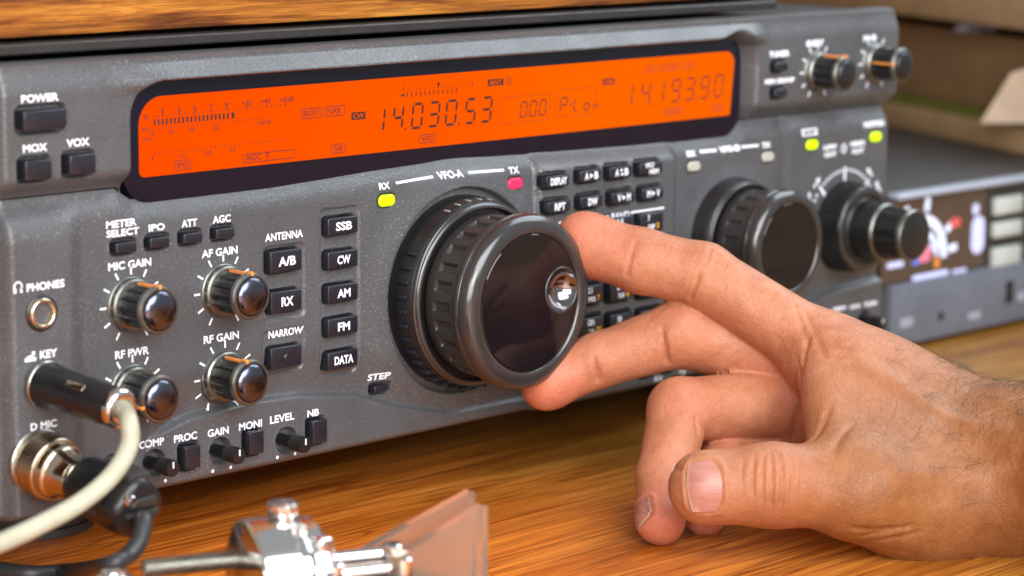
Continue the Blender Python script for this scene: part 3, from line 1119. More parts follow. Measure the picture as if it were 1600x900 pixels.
def small_knob(bpx, ptr, up=False, s=1.0, capm="capblue", L=14.0):
    hf = h_upper if up else h_lower
    c = on_panel(*bpx, hf)
    ticks(c, hf, 8.9 * s, 11.2 * s, range(-150, 151, 30), (.8 if up else .6) * s, up)
    O = (c[0], -float(hf(c[0], c[2], False)) + .3, c[2])
    A = (0, -1, 0)
    k = MB()
    nfl = 12

    def flute(r, t, th, kk):
        ph = (th - math.radians(ptr)) * nfl / 2
        return r - .75 * s * sm(np.clip((abs(math.sin(ph)) - .35) / .45, 0, 1)) * (1 if 1 <= kk <= 4 else 0) if r > 1 else r

    lathe(k, O, A, [(6.2 * s, 2.2), (6.3 * s, 2.9), (6.3 * s, 5), (6.25 * s, L - 3.2), (6.2 * s, L - 2.4), (5.6 * s, L - 2.0)], 120, flute)
    body = k.build("control_knob", M["black"], radio, angle=28)
    k = MB()
    lathe(k, O, A, [(8.2 * s, 0), (8.2 * s, .5), (7.9 * s, .8), (7.7 * s, 2.3), (7.2 * s, 2.8), (5.5 * s, 2.9)], 64)
    k.build("skirt", M["skirt"], body)
    k = MB()
    lathe(k, O, A, [(5.9 * s, L - 2.6), (6.85 * s, L - 2.3), (7.0 * s, L - .9), (6.6 * s, L - .35), (6.0 * s, L - .3), (5.8 * s, L - .6)], 64)
    k.build("rim", M["skirt"], body)
    k = MB()
    lathe(k, O, A, [(5.85 * s, L - .9), (5.75 * s, L - .1), (5.2 * s, L + .5), (3.8 * s, L + 1.05), (2 * s, L + 1.3), (0, L + 1.4)], 64)
    k.build("cap", M[capm], body, angle=60)
    k = MB()
    t = math.radians(ptr)
    rad = Vector((math.sin(t), 0, math.cos(t)))
    tan = Vector((math.cos(t), 0, -math.sin(t)))
    OV = Vector(O)
    R = Matrix((tan, (0, 1, 0), rad)).transposed()
    box(k, OV + Vector((0, -(L - .2) / 2 - 1.4, 0)) + rad * 6.5 * s, (.85 * s, L - 4.2, 1.1), .15, 2, R)
    box(k, OV + Vector((0, -(L - 1.4), 0)) + rad * 6.8 * s, (.9 * s, 2.7, 1.3), .15, 2, R)
    k.build("pointer", M["orange"], body)
    return body


small_knob((205, 476), 2)
small_knob((349, 454.5), 0)
small_knob((207.5, 613), -104)
small_knob((348.5, 588), -14)
small_knob((1277, 112), 0, True, .93, "black")
small_knob((1367, 98.5), -84, True, .93, "black")

# trim knobs
for (b0, e0) in TRIMS + [((1350, 501), (1387, 502.5))]:
    c = on_panel(*b0, h_lower)
    O = Vector((c[0], c[1] + 2.8, c[2]))
    ln = 12.0
    k = MB()
    gr = lambda r, t, th, kk: r - .16 * (int(th / (2 * PI) * 60 + .5) % 2) * (1 if 3 <= kk <= 4 else 0)
    lathe(k, O, (0, -1, 0), [(1.9, 0), (1.9, 5.5), (2.1, 6.0), (2.55, 6.4), (2.55, ln - .4), (2.3, ln)], 60, gr)
    o = k.build("trim_knob", M["black"], radio, angle=30)
    k = MB()
    box(k, O + Vector((0, -ln - .02, 1.1)), (.5, .12, 1.9), 0)
    k.build("index_mark", M["white"], o)

# ---- main tuning knob
def dimple_bumps(r, t, th, kk):
    return r


def big_knob(c, y0, S, label_txt, notches, nubs, dimple, depth):
    """c = axis (x, z); S = flange radius; depth = face stand-out"""
    A = (0, -1, 0)
    O = (c[0], y0, c[1])
    q = S / 28.5
    d = depth / 32.0
    n = 300
    body_r = 26.4 * q

    def notch(r, t, th, kk):
        if notches and 1 <= kk <= 6:
            ph = (th / (2 * PI) * notches) % 1.0
            on = sm(np.clip((.5 - abs(ph - .5) - .26) / .05, 0, 1))
            win = (0, 0, 0, 0, 1, 1, 0, 0)[kk]
            return r - 1.35 * q * on * win
        return r

    k = MB()
    lathe(k, O, A, [(24.5 * q, 9.0 * d), (body_r - .3, 9.3 * d), (body_r, 10 * d), (body_r, 13.2 * d), (body_r, 13.7 * d), (body_r, 20.6 * d), (body_r, 21.1 * d), (body_r, 24.6 * d)], n, notch, close0=False, close1=False)
    body = k.build("tuning_knob", M["rubber"], radio, angle=32)
    body["label"] = label_txt
    k = MB()
    lathe(k, O, A, [(26.0 * q, 24.4 * d), (27.9 * q, 24.8 * d), (28.4 * q, 25.4 * d), (28.45 * q, 26.0 * d), (27.9 * q, 26.6 * d), (28.3 * q, 27.2 * d), (28.3 * q, 28.6 * d), (27.6 * q, 30.6 * d), (25.4 * q, 31.8 * d),
                   (23.6 * q, 32.0 * d), (22.6 * q, 31.7 * d), (22.3 * q, 31.2 * d)], 128, close0=False, close1=False)
    k.build("flange", M["satin"], body, angle=50)
    k = MB()
    lathe(k, O, A, [(22.25 * q, 30.5 * d), (22.2 * q, 31.35 * d), (21.8 * q, 31.6 * d)] + ([] if dimple else [(0, 31.65 * d)]), 128, close0=False, close1=False)
    if dimple:
        (ox_, oz_), dr = dimple
        nseg = 128
        yy_ = y0 - 31.6 * d
        Vv, Ff = [], []
        for i in range(nseg):
            t = 2 * PI * i / nseg
            Vv.append((c[0] + 21.8 * q * math.sin(t), yy_, c[1] + 21.8 * q * math.cos(t)))
        for i in range(nseg):
            t = 2 * PI * i / nseg
            ex, ez = c[0] + 21.8 * q * math.sin(t) - c[0] - ox_, c[1] + 21.8 * q * math.cos(t) - c[1] - oz_
            el = math.hypot(ex, ez)
            Vv.append((c[0] + ox_ + ex / el * dr, yy_, c[1] + oz_ + ez / el * dr))
        for i in range(nseg):
            j = (i + 1) % nseg
            Ff.append((i, nseg + i, nseg + j, j))
        k.add(Vv, Ff)
    face = k.build("face_disc", M["gloss"], body, angle=20)
    # fixed outer ring
    k = MB()
    lathe(k, O, A, [(31.5 * q, -3.2 if nubs else 0), (31.3 * q, 0.6), (30.4 * q, 6.6 * d), (30.0 * q, 7.0 * d), (24 * q, 7.1 * d)], 128, close0=False)
    ring = k.build("outer_ring", M["black"], body, angle=40)
    k = MB()
    lathe(k, O, A, [(29.9 * q, 6.6 * d), (30.3 * q, 7.2 * d), (30.2 * q, 7.9 * d), (29.5 * q, 8.1 * d), (29.4 * q, 8.3 * d), (29.6 * q, 8.7 * d), (29.2 * q, 9.3 * d), (28.4 * q, 9.4 * d), (28.0 * q, 8.6 * d)], 128, close0=False, close1=False)
    k.build("polished_rim", M["satin"], ring, angle=60)
    if nubs:
        k = MB()
        for a in np.arange(-172, 173, 8.6):
            if -52 < a < 70:
                continue
            t = math.radians(a)
            rad = Vector((math.sin(t), 0, math.cos(t)))
            tan = Vector((math.cos(t), 0, -math.sin(t)))
            R = Matrix((tan, (0, 1, 0), rad)).transposed()
            box(k, Vector((c[0], y0 - 3.6, c[1])) + rad * 31.35, (1.35, 4.4, 1.5), .5, 2, R)
        k.build("grip_nubs", M["button"], ring)
        k = MB()
        for a in (-24, -15, -6, 3, 12):
            t = math.radians(a)
            rad = Vector((math.sin(t), 0, math.cos(t)))
            tan = Vector((math.cos(t), 0, -math.sin(t)))
            R = Matrix((tan, (0, 1, 0), rad)).transposed()
            box(k, Vector((c[0], y0 - 3.8, c[1])) + rad * 30.62, (.45, 4.0, .3), 0, 2, R)
        k.build("scale_marks", M["ledoff"], ring)
    if dimple:
        da, dr = dimple
        k = MB()
        OO = (c[0] + da[0], y0, c[1] + da[1])
        k_d = 31.6 * d
        lathe(k, OO, A, [(dr + .35, k_d + .02), (dr + .25, k_d + .3), (dr - .1, k_d + .38), (dr - .45, k_d + .2), (dr - .5, k_d - .2)], 64, close0=False, close1=False)
        k.build("dimple_rim", M["satin"], face, angle=60)
        k = MB()
        prof = []
        for i in range(11):
            a_n = math.radians(68) * (1 - i / 10)
            Rs = (dr - .4) / math.sin(math.radians(68))
            prof.append((Rs * math.sin(a_n), k_d + .1 - Rs * (math.cos(a_n) - math.cos(math.radians(68)))))
        lathe(k, OO, A, prof, 64, close0=False)
        k.build("finger_dimple", M["dimple"], face, angle=80)
    return body


dq = on_y(877, 453, -32.0)
big_knob(KA, -2.0, 28.4, "large main tuning knob held between two fingers", 26, True, ((dq[0] - KA[0], dq[2] - KA[1]), 7.3), 30.4)
cB = on_panel(1143, 372, h_lower)
big_knob((cB[0], cB[2]), -1.0, 20.2, "smaller second tuning knob near the right end", 20, False, None, 27.5)

# ---- concentric double knob
cD = on_panel(1317, 353, h_lower)
O = (cD[0], 0.5, cD[2])
k = MB()
kn = lambda r, t, th, kk: r - .45 * (int(th / (2 * PI) * 160) % 2) * (1 if 1 <= kk <= 3 else 0)
lathe(k, O, (0, -1, 0), [(17.2, 0), (17.3, 1), (16.8, 6), (16.2, 10.2), (15.6, 10.9), (12.0, 10.9), (11.2, 11.5), (10.9, 19.5), (9, 20)], 320, kn)
o = k.build("concentric_knob", M["black"], radio, angle=30)
k = MB()
lathe(k, O, (0, -1, 0), [(15.9, 10.6), (16.1, 11.0), (15.4, 11.7), (13.5, 11.4)], 96, close0=False, close1=False)
k.build("outer_rim", M["satin"], o, angle=70)
k = MB()
fl = lambda r, t, th, kk: r - .6 * sm(np.clip((abs(math.sin(th * 5)) - .6) / .3, 0, 1)) * (1 if 3 <= kk <= 4 else 0)
lathe(k, O, (0, -1, 0), [(9.6, 19.4), (10.6, 19.8), (10.6, 21.2), (9.5, 21.8), (9.3, 31.2), (9.0, 31.4), (9.6, 31.8), (9.6, 33.4), (9.0, 33.9), (8.6, 33.6), (8.5, 34.0), (8.1, 34.2), (0, 34.4)], 120, fl)
ik = k.build("inner_knob", M["black"], o, angle=30)
k = MB()
lathe(k, O, (0, -1, 0), [(9.3, 31.3), (9.75, 31.6), (9.8, 33.3), (9.3, 34.0), (8.8, 33.9)], 80, close0=False, close1=False)
lathe(k, O, (0, -1, 0), [(10.3, 19.6), (10.8, 19.9), (10.8, 21.1), (10.2, 21.6)], 80, close0=False, close1=False)
k.build("rim", M["skirt"], o, angle=60)
k = MB()
t = math.radians(38)
box(k, (O[0] + 15.6 * math.sin(t), -8.2, O[2] + 15.6 * math.cos(t)), (1.2, 4, 1.2), .3)
k.build("pointer", M["ledoff"], o)
yf = lambda x, z: -float(h_lower(x, z, False)) - 0.14
for a in (-78, -43, 0, 43):
    t = math.radians(a)
    bar(PR[False], O[0] + 17.6 * math.sin(t), O[2] + 17.6 * math.cos(t), O[0] + 22.5 * math.sin(t), O[2] + 22.8 * math.cos(t), 1.3, yf)
for a in list(range(-70, -46, 6)) + list(range(-36, -4, 6)) + list(range(6, 38, 6)) + list(range(49, 66, 6)):
    t = math.radians(a)
    X, Z = O[0] + 21.5 * math.sin(t), O[2] + 21.5 * math.cos(t)
    flat_poly(PR[False], [(X + .68 * math.cos(b), Z + .68 * math.sin(b)) for b in [2 * PI * j / 8 for j in range(8)]], yf)
for (txt, a, wd) in (("LOW CUT", -66, 10), ("NOTCH", 62, 8)):
    t = math.radians(a)
    write(PR[False], txt, O[0] + 25 * math.sin(t), O[2] + 25 * math.cos(t), wd, 2.3, yf, .06, 0, rot=-t)
for (a, dr) in ((-44, -1), (40, -1)):
    t = math.radians(a)
    X, Z = O[0] + 25 * math.sin(t), O[2] + 25 * math.cos(t)
    tx, tz = math.cos(t), -math.sin(t)
    s = 1 if a < 0 else -1
    bar(PR[False], X - tx * 2.2 * s, Z - tz * 2.2 * s, X + tx * 1.0 * s, Z + tz * 1.0 * s, .9, yf)
    tip, l, r_ = (X + tx * 3.2 * s, Z + tz * 3.2 * s), (X + tx * .6 * s - tz * 1.4, Z + tz * .6 * s + tx * 1.4), (X + tx * .6 * s + tz * 1.4, Z + tz * .6 * s - tx * 1.4)
    flat_poly(PR[False], [tip, l, r_] if s > 0 else [tip, r_, l], yf)
c = on_panel(1318, 232, h_lower)
for a in range(0, 360, 45):
    t = math.radians(a)
    bar(PR[False], c[0] + .8 * math.cos(t), c[2] + .8 * math.sin(t), c[0] + 2.0 * math.cos(t), c[2] + 2.0 * math.sin(t), .7, yf)

flush("knob_scale")

# ---- indicator lamps
for (px, py, mt, up, txt) in ((603, 313, "green", False, "lit yellow-green receive lamp"), (803.5, 286.5, "red", False, "pink-red transmit lamp"), (1083, 260, "ledoff", False, "unlit cream lamp"),
                              (1198.5, 245, "ledoff", False, "unlit cream lamp"), (1267.5, 226, "green", False, "lit yellow-green lamp"), (1367, 213.5, "green", False, "lit yellow-green lamp")):
    c = on_panel(px, py, h_lower)
    y = c[1]
    b = MB()
    P_ = rrect_pts(c[0], c[2] + .1, 7.9, 4.9, 2.3, 8)
    n_ = len(P_)
    b.add([(x, y + .3, z) for x, z in P_] + [(x, y - .16, z) for x, z in P_], [(i, n_ + i, n_ + (i + 1) % n_, (i + 1) % n_) for i in range(n_)] + [tuple(n_ + i for i in range(n_))])
    o = b.build("indicator_lamp", M["case"], radio)
    o["label"] = txt
    b = MB()
    P_ = rrect_pts(c[0], c[2], 6.8, 3.7, 1.7, 8)
    Q_ = rrect_pts(c[0], c[2], 5.8, 2.7, 1.3, 8)
    n_ = len(P_)
    b.add([(x, y + .4, z) for x, z in P_] + [(x, y - .5, z) for x, z in P_] + [(x, y - .95, z) for x, z in Q_],
          [(i, n_ + i, n_ + (i + 1) % n_, (i + 1) % n_) for i in range(n_)] + [(n_ + i, 2 * n_ + i, 2 * n_ + (i + 1) % n_, n_ + (i + 1) % n_) for i in range(n_)] + [tuple(2 * n_ + i for i in range(n_))])
    b.build("lens", M[mt], o, angle=80)

# ---- headphone socket and microphone socket
c = on_panel(64.5, 489, h_lower)
O = (c[0], c[1] + .4, c[2])
k = MB()
lathe(k, O, (0, -1, 0), [(5.2, 0), (5.2, .8), (4.7, 1.1), (4.4, 1.0)], 48, close1=False)
o = k.build("headphone_socket", M["black"], radio)
k = MB()
lathe(k, O, (0, -1, 0), [(4.5, .6), (4.5, 1.2), (4.0, 1.9), (3.6, 2.0), (3.2, 1.6), (3.0, .8), (2.9, -.4)], 48, close0=False, close1=False)
k.build("metal_collar", M["brass"], o, angle=60)
k = MB()
lathe(k, O, (0, -1, 0), [(3.0, -.3), (0, -.3)], 32, close0=False)
k.build("socket_hole", M["hole"], o)
c = on_panel(62, 722, h_lower)
MIC = np.array([c[0], c[1], c[2]])
k = MB()
lathe(k, tuple(MIC + (0, .6, 0)), (0, -1, 0), [(9.6, 0), (9.6, .8), (9.2, 1.2), (8, 1.2)], 48)
k.build("microphone_socket", M["steel"], radio)

# ================================================================== THINGS PLUGGED IN AND STANDING ABOUT
# ---- wooden shelf board above the radio
mb = MB()
box(mb, (-170, 172, 134.0 + 90), (1040, 320, 180), 1.2, 2)
tag(mb.build("wooden_shelf", M["shelf"]), "orange-brown wooden shelf board with coarse grain just above the radio", "shelf")
mb = MB()
box(mb, (-170, 162, 131.2), (1034, 310, 3.0), .5, 1)
o = mb.build("backing_strip", M["case"])
sh = bpy.data.objects["wooden_shelf"]
o.parent = sh

# ---- key plug with the cream cable
p0, p1 = on_y(69, 600, 0.5), at_depth(189, 640, 690)
c = on_panel(69, 600, h_lower)
base = np.array([c[0], c[1] - .2, c[2]])
# end of the plug body: on the line of sight of its rear ring, 33 mm out from the panel
endp = on_y(192, 640, base[1] - 32.0)
axis = endp - base
plen = float(np.linalg.norm(axis))
plug = thing("jack_plug", tuple(base), "black round jack plug with cream cable in the lower left key socket", "plug")
k = MB()
lathe(k, tuple(base), tuple(axis), [(6.5, 0), (6.7, .6), (6.5, 2), (6.1, 6), (5.75, 14), (5.55, plen - 2.2), (5.3, plen - 1.6)], 56)
body = k.build("plug_body", M["black"], plug, angle=60)
k = MB()
lathe(k, tuple(base), tuple(axis), [(6.6, -.2), (7.0, .1), (6.95, .9), (6.5, 1.2)], 56, close0=False, close1=False)
k.build("front_rim", M["steel"], body, angle=60)
k = MB()
lathe(k, tuple(base), tuple(axis), [(5.0, plen - 2.4), (5.75, plen - 2.2), (5.8, plen - 1.0), (5.3, plen - .1), (4.4, plen + .4), (3.4, plen + .3), (3.1, plen - .6)], 56, close0=False)
k.build("end_ring", M["chrome"], body, angle=60)
a_, u_, v_ = frame(axis)
k = MB()
side = (-u_ if Vector((1, 0, 0)).dot(u_) > 0 else u_)
up_dir = (Vector(v_) * 0.72 + side * 0.69).normalized()
q0 = Vector(base) + a_ * (plen * .50)
R = Matrix((a_, a_.cross(up_dir) * -1, up_dir)).transposed()
box(k, q0 + up_dir * 5.45, (9.0, 2.0, .6), .28, 3, R)
k.build("brass_slot", M["brass"], body)
k = MB()
path = [Vector(base) + a_ * (plen - 3), endp, at_depth(201, 658, 686), at_depth(203, 690, 684), at_depth(188, 725, 680), at_depth(160, 758, 674), at_depth(118, 790, 668), at_depth(70, 816, 660), at_depth(20, 840, 652), at_depth(-60, 872, 640), at_depth(-160, 905, 628)]
tube(k, catmull(path, 8), 2.55, 16)
k.build("cable", M["cable"], plug, angle=180)

# ---- brass microphone plug
endm = on_y(213, 793, MIC[1] - 40)
ax = endm - MIC
ml = float(np.linalg.norm(ax))
mic = thing("microphone_plug", tuple(MIC), "brass microphone plug with black clamp housing and cable at lower left corner", "plug")
o3 = tuple(MIC)
k = MB()
gr = lambda r, t, th, kk: r + (.14 * math.sin(th * 55 + t * 5.5) + .14 * math.sin(th * 55 - t * 5.5)) * (1 if 2 <= kk <= 14 else 0)
kprof = [(9.0, .8), (9.3, 1.3)] + [(9.25, 1.8 + i * .36) for i in range(13)] + [(9.3, 6.9), (8.9, 7.4), (8.3, 7.6)]
lathe(k, o3, tuple(ax), kprof, 330, gr)
kn_ = k.build("knurled_nut", M["brass"], mic, angle=70)
k = MB()
lathe(k, o3, tuple(ax), [(8.2, 7.0), (8.3, 8.6), (8.0, 9.6), (7.2, 10.0), (6.9, 10.6), (6.4, 12.2), (6.2, 12.6), (6.1, 16.4), (5.6, 16.9), (6.6, 17.0), (6.7, 18.3), (6.3, 18.8), (5.2, 19.0)], 64)
k.build("collar", M["brass"], mic, angle=40)
k = MB()
a_, u_, v_ = frame(ax)
hl = ml - 18
R = Matrix((u_, a_, v_)).transposed()
hb = MB()
sec = lambda r, t, th, kk: r * (1 - .10 * abs(math.sin(2 * th)) ** 2) if r > 0 else r
lathe(hb, o3, tuple(ax), [(5.5, 18), (7.2, 18.3), (8.3, 21), (8.8, 26), (9.2, 31), (9.4, ml - 5), (9.2, ml - 1), (8.2, ml + 1.2), (6.5, ml + 2.0), (0, ml + 2.1)], 64, sec)
housing = hb.build("housing", M["black"], mic, angle=45)
housing["label"] = "black plastic housing with cable clamp"
k = MB()
box(k, Vector(o3) + a_ * (ml + 1.0) + v_ * 2.2, (9.5, 4.0, 2.6), .5, 2, R)
box(k, Vector(o3) + a_ * (ml + 1.6) + v_ * -1.0, (11.5, 3.0, 1.5), .4, 2, R)
box(k, Vector(o3) + a_ * (ml - 3) + v_ * 8.6, (8.0, 7.0, 2.2), .6, 2, R)
k.build("clamp_bar", M["rubber"], housing)
k = MB()
lathe(k, tuple(Vector(o3) + a_ * (ml + 1.8) + v_ * 3.4 - side.normalized() * -4.4), tuple(ax), [(1.9, -1), (1.9, .8), (1.5, 1.4), (0, 1.5)], 24)
k.build("clamp_screw", M["chrome"], housing)
k = MB()
box(k, Vector(o3) + a_ * (ml - 9) + side * 8.8 - v_ * 2.0, (1.2, 6, 1.6), .4, 2, R)
k.build("latch_rib", M["rubber"], housing)
k = MB()
e0 = Vector(o3) + a_ * (ml + .5) - v_ * 1.0
cab = [e0 - a_ * 4, e0 + a_ * 2.0 - v_ * 2]
for px, py, dd in ((224, 812, 688), (219, 842, 684), (200, 868, 681), (165, 884, 679)):
    cab.append(at_depth(px, py, dd))
cab += [on_z(110, 893, TABLE_Z + 2.6), on_z(40, 896, TABLE_Z + 2.6), on_z(-60, 880, TABLE_Z + 2.6), on_z(-200, 860, TABLE_Z + 2.6)]
tube(k, catmull(cab, 8), 2.5, 16)
k.build("cable", M["blackcable"], mic, angle=180)

# ---- chrome morse key with clear finger paddles (near, low in the frame)
KD = 652.0
kc = at_depth(432, 905, KD)
mk = thing("morse_key", (kc[0], kc[1], TABLE_Z), "chrome twin-paddle morse key with clear acrylic finger pieces in front of the radio", "morse key")
X = Vector((1, 0, 0))
kx = Vector((0.94, -.34, 0)).normalized()
k = MB()
lathe(k, tuple(Vector(kc) - kx * 8.5), tuple(kx), [(14.6, 0), (15.8, .5), (16.2, 1.3), (16.2, 9.6), (15.6, 10.4), (13.4, 10.8), (13.4, 13.6), (14.8, 14.2), (15.2, 15.0), (15.2, 17.8), (14.4, 18.6)], 72)
drum = k.build("post", M["chrome"], mk, angle=35)
k = MB()
st = Vector(kc) + kx * 1.8 + Vector((0, 0, 12))
lathe(k, tuple(st), (0, 0, 1), [(3.4, 0), (3.4, 3.2), (2.6, 3.5), (2.6, 4.5), (3.7, 4.9), (4.1, 5.6), (4.1, 7.4), (3.5, 8.1), (1.8, 8.3), (0, 8.3)], 40, lambda r, t, th, kk: r - .18 * (int(th / (2 * PI) * 36) % 2) * (1 if 5 <= kk <= 6 else 0))
k.build("clamp_screw", M["chrome"], mk, angle=35)
k = MB()
box(k, Vector(kc) + kx * 5.5 + Vector((0, -9, 8)), (5, 6, 9), 1.2, 3)
k.build("bracket", M["chrome"], mk)
k = MB()
r0 = at_depth(222, 889, KD - 6)
r1 = Vector(at_depth(385, 873, KD + 2))
d_ = (r1 - Vector(r0)).normalized()
Lr = (r1 - Vector(r0)).length + 3
prof = []
nt_ = int(Lr / 1.1)
for i in range(nt_):
    prof += [(2.0, i * 1.1), (2.75, i * 1.1 + .55)]
lathe(k, tuple(r0), tuple(d_), prof, 28)
k.build("threaded_rod", M["steel"], mk, angle=80)
k = MB()
tp = at_depth(178, 905, KD - 8)
lathe(k, tuple(tp), (0, 0, 1), [(5.2, -8), (5.2, 0), (4.6, .9), (3.4, 1.2), (3.2, 2.2), (2.0, 2.6), (0, 2.6)], 40)
k.build("terminal", M["chrome"], mk, angle=35)
k = MB()
e0 = Vector(at_depth(500, 874, KD + 4))
e1 = Vector(at_depth(622, 862, KD + 8))
tube(k, [e0, e0 * .5 + e1 * .5, e1], 1.9, 16)
e2, e3 = Vector(at_depth(512, 898, KD)), Vector(at_depth(640, 884, KD + 4))
tube(k, [e2, e2 * .5 + e3 * .5, e3], 1.9, 16)
k.build("contact_arm", M["chrome"], mk, angle=60)
k = MB()
for (px, py, dd) in ((505, 868, KD + 3), (612, 862, KD + 7), (628, 882, KD + 3), (520, 892, KD)):
    p = Vector(at_depth(px, py, dd))
    lathe(k, tuple(p - Vector((0, 0, 3))), (0, 0, 1), [(2.7, 0), (2.9, .5), (2.9, 4.6), (2.3, 5.2), (0, 5.2)], 24)
k.build("binding_screws", M["chrome"], mk, angle=35)
# the two clear paddles: upright 3.2 mm plates flaring towards the finger end
for (tl_, tr_, lowz, dd) in (((548, 868), (738, 765), 0, KD + 10), ((612, 872), (757, 787), 0, KD)):
    P0 = Vector(at_depth(*tl_, dd))
    P1 = Vector(at_depth(*tr_, dd + 16))
    hor = Vector((P1.x - P0.x, P1.y - P0.y, 0))
    L_ = hor.length
    hx = hor / L_
    ny = Vector((hx.y, -hx.x, 0))
    zt0, zt1 = P0.z, P1.z
    zb0, zb1 = zt0 - 12, zt1 - 46
    prof2 = [(0, zb0), (L_ * .98, zb1), (L_, zb1 + 1), (L_, zt1 - .8), (L_ - 1, zt1), (0, zt0)]
    k = MB()
    th_ = 1.5
    V = [Vector((P0.x, P0.y, 0)) + hx * a + Vector((0, 0, z)) + ny * th_ for a, z in prof2] + [Vector((P0.x, P0.y, 0)) + hx * a + Vector((0, 0, z)) - ny * th_ for a, z in prof2]
    nn = len(prof2)
    k.add(V, [tuple(range(nn)), tuple(nn + i for i in reversed(range(nn)))] + [((i + 1) % nn, i, nn + i, nn + (i + 1) % nn) for i in range(nn)])
    k.build("finger_paddle", M["acrylic"], mk, smooth=False)
k = MB()
box(k, (kc[0] + 12, kc[1] - 6, TABLE_Z + 8), (90, 60, 16), 1.5, 2)
k.build("base", M["black"], mk)
k = MB()
hgt = kc[2] - 10 - (TABLE_Z + 16)
box(k, (kc[0], kc[1], TABLE_Z + 16 + hgt / 2), (12, 14, hgt), 1.0, 2)
k.build("pillar", M["chrome"], mk)

# ---- second device with the lit meter, right of the radio
DX0, DX1, DY0, DY1, DZ1 = 470.0, 760.0, 42.0, 260.0, 46.0
dev = thing("meter_device", ((DX0 + DX1) / 2, 150, TABLE_Z), "blue-grey desktop device with lit meter and pale keys right of the radio", "device")
k = MB()
box(k, ((DX0 + DX1) / 2, (DY0 + DY1) / 2 + 2, (DZ1 + TABLE_Z + 3) / 2), (DX1 - DX0 - 2, DY1 - DY0 - 2, DZ1 - TABLE_Z - 3), 1.5, 2)
k.build("case", M["devdark"], dev)
zz = lambda px, py: on_y(px, py, DY0)
k = MB()
zc = zz(1480, 430)[2]
za = zz(1400, 445)[2]
box(k, ((DX0 + DX1) / 2, DY0 + 1, (za + TABLE_Z + 2.5) / 2), (DX1 - DX0, 6, za - TABLE_Z - 2.5), 1.0, 2)
o = k.build("lower_panel", M["device"], dev)
for (px, py, w_, h_) in ((1464, 493, 3.4, 3.4), (1571, 455, 5.5, 10)):
    k = MB()
    q = zz(px, py)
    box(k, (q[0], DY0 - 2.0, q[2]), (w_, 1.0, h_), .4, 2)
    k.build("jack_hole", M["hole"], o)
k = MB()
for (px, py, w_, h_) in ((1410, 503, 9, 4), (1516, 492, 9, 3), (1590, 462, 6, 4)):
    q = zz(px, py)
    box(k, (q[0], DY0 - 2.1, q[2]), (w_, .5, h_), .1, 1)
k.build("printed_plate", M["metalbez"], o)
k = MB()
zb = zz(1500, 297)[2]
box(k, ((DX0 + DX1) / 2, DY0 - .5, (DZ1 + zb) / 2), (DX1 - DX0, 7, DZ1 - zb), 1.2, 3)
k.build("upper_bezel", M["metalbez"], dev)
zlo_, zhi_ = za + .6, zb - .4
xm0, xm1 = zz(1380, 400)[0], zz(1541, 380)[0]
k = MB()
box(k, ((xm0 + xm1) / 2, DY0 + 1.5, (zlo_ + zhi_) / 2), (xm1 - xm0, 2, zhi_ - zlo_), .3, 1)
met = k.build("meter_window", M["metbrown"], dev)
fy2 = lambda x, z: DY0 + .42
mm_ = MB()
ac = zz(1441, 396)
for (rad_, wd_, a0, a1, mi) in ((16.5, 4.2, -62, 95, 0), (11.0, 2.6, -50, 90, 0)):
    for i in range(16):
        t0, t1 = math.radians(a0 + (a1 - a0) * i / 16), math.radians(a0 + (a1 - a0) * (i + 1) / 16)
        bar(mm_, ac[0] + rad_ * math.sin(t0), ac[2] - 2 + rad_ * math.cos(t0), ac[0] + rad_ * math.sin(t1), ac[2] - 2 + rad_ * math.cos(t1), wd_, fy2, mi)
for a in (-28, 8, 60, 85):
    t = math.radians(a)
    bar(mm_, ac[0] + 20 * math.sin(t), ac[2] - 2 + 20 * math.cos(t), ac[0] + 26 * math.sin(t), ac[2] - 2 + 26 * math.cos(t), 3.2, fy2, 0)


def blob(px, py, wpx, hpx, mi):
    q = zz(px, py)
    a, b = zz(px - wpx / 2, py), zz(px + wpx / 2, py)
    c_, d_ = zz(px, py - hpx / 2), zz(px, py + hpx / 2)
    P = rrect_pts(q[0], q[2], b[0] - a[0], c_[2] - d_[2], min(b[0] - a[0], c_[2] - d_[2]) * .45)
    mm_.add([(x, DY0 + .40, z) for x, z in P], [tuple(range(len(P)))], mi)


blob(1494, 348, 16, 15, 2)
blob(1446, 398, 20, 24, 3)
blob(1432, 408, 12, 12, 4)
blob(1463, 382, 17, 17, 1)
blob(1465, 410, 9, 18, 5)
blob(1400, 414, 26, 9, 1)
blob(1455, 430, 56, 8, 1)
blob(1526, 327, 10, 18, 1)
blob(1529, 367, 20, 58, 1)
blob(1500, 423, 22, 5, 1)
mm_.build("meter_scale", [M["meterblue"], M["meterlav"], M["meterred"], M["meterpink"], M["meterdblue"], M["orange"]], met, smooth=False)
kx0, kx1 = zz(1549, 360)[0], zz(1592, 350)[0]
k = MB()
box(k, ((kx0 + kx1) / 2 + 45, DY0 + 1.6, (zlo_ + zhi_) / 2), (kx1 - kx0 + 95, 3, zhi_ - zlo_), .3, 1)
k.build("key_panel", M["devdark"], dev)
for (y0_, y1_) in ((306, 333), (345, 368), (384, 413)):
    k = MB()
    zt_, zb_ = zz(1570, y0_)[2], zz(1570, y1_)[2]
    box(k, ((kx0 + kx1) / 2, DY0 - .6, (zt_ + zb_) / 2), (kx1 - kx0, 3, zt_ - zb_), .6, 2)
    k.build("pale_key", M["keylit"], dev)
for (fx, fy_) in ((490, 60), (740, 60), (490, 240), (740, 240)):
    k = MB()
    lathe(k, (fx, fy_, TABLE_Z + 4), (0, 0, -1), [(7, 0), (7, 3.8), (6.5, 4)], 24)
    k.build("foot", M["rubber"], dev)

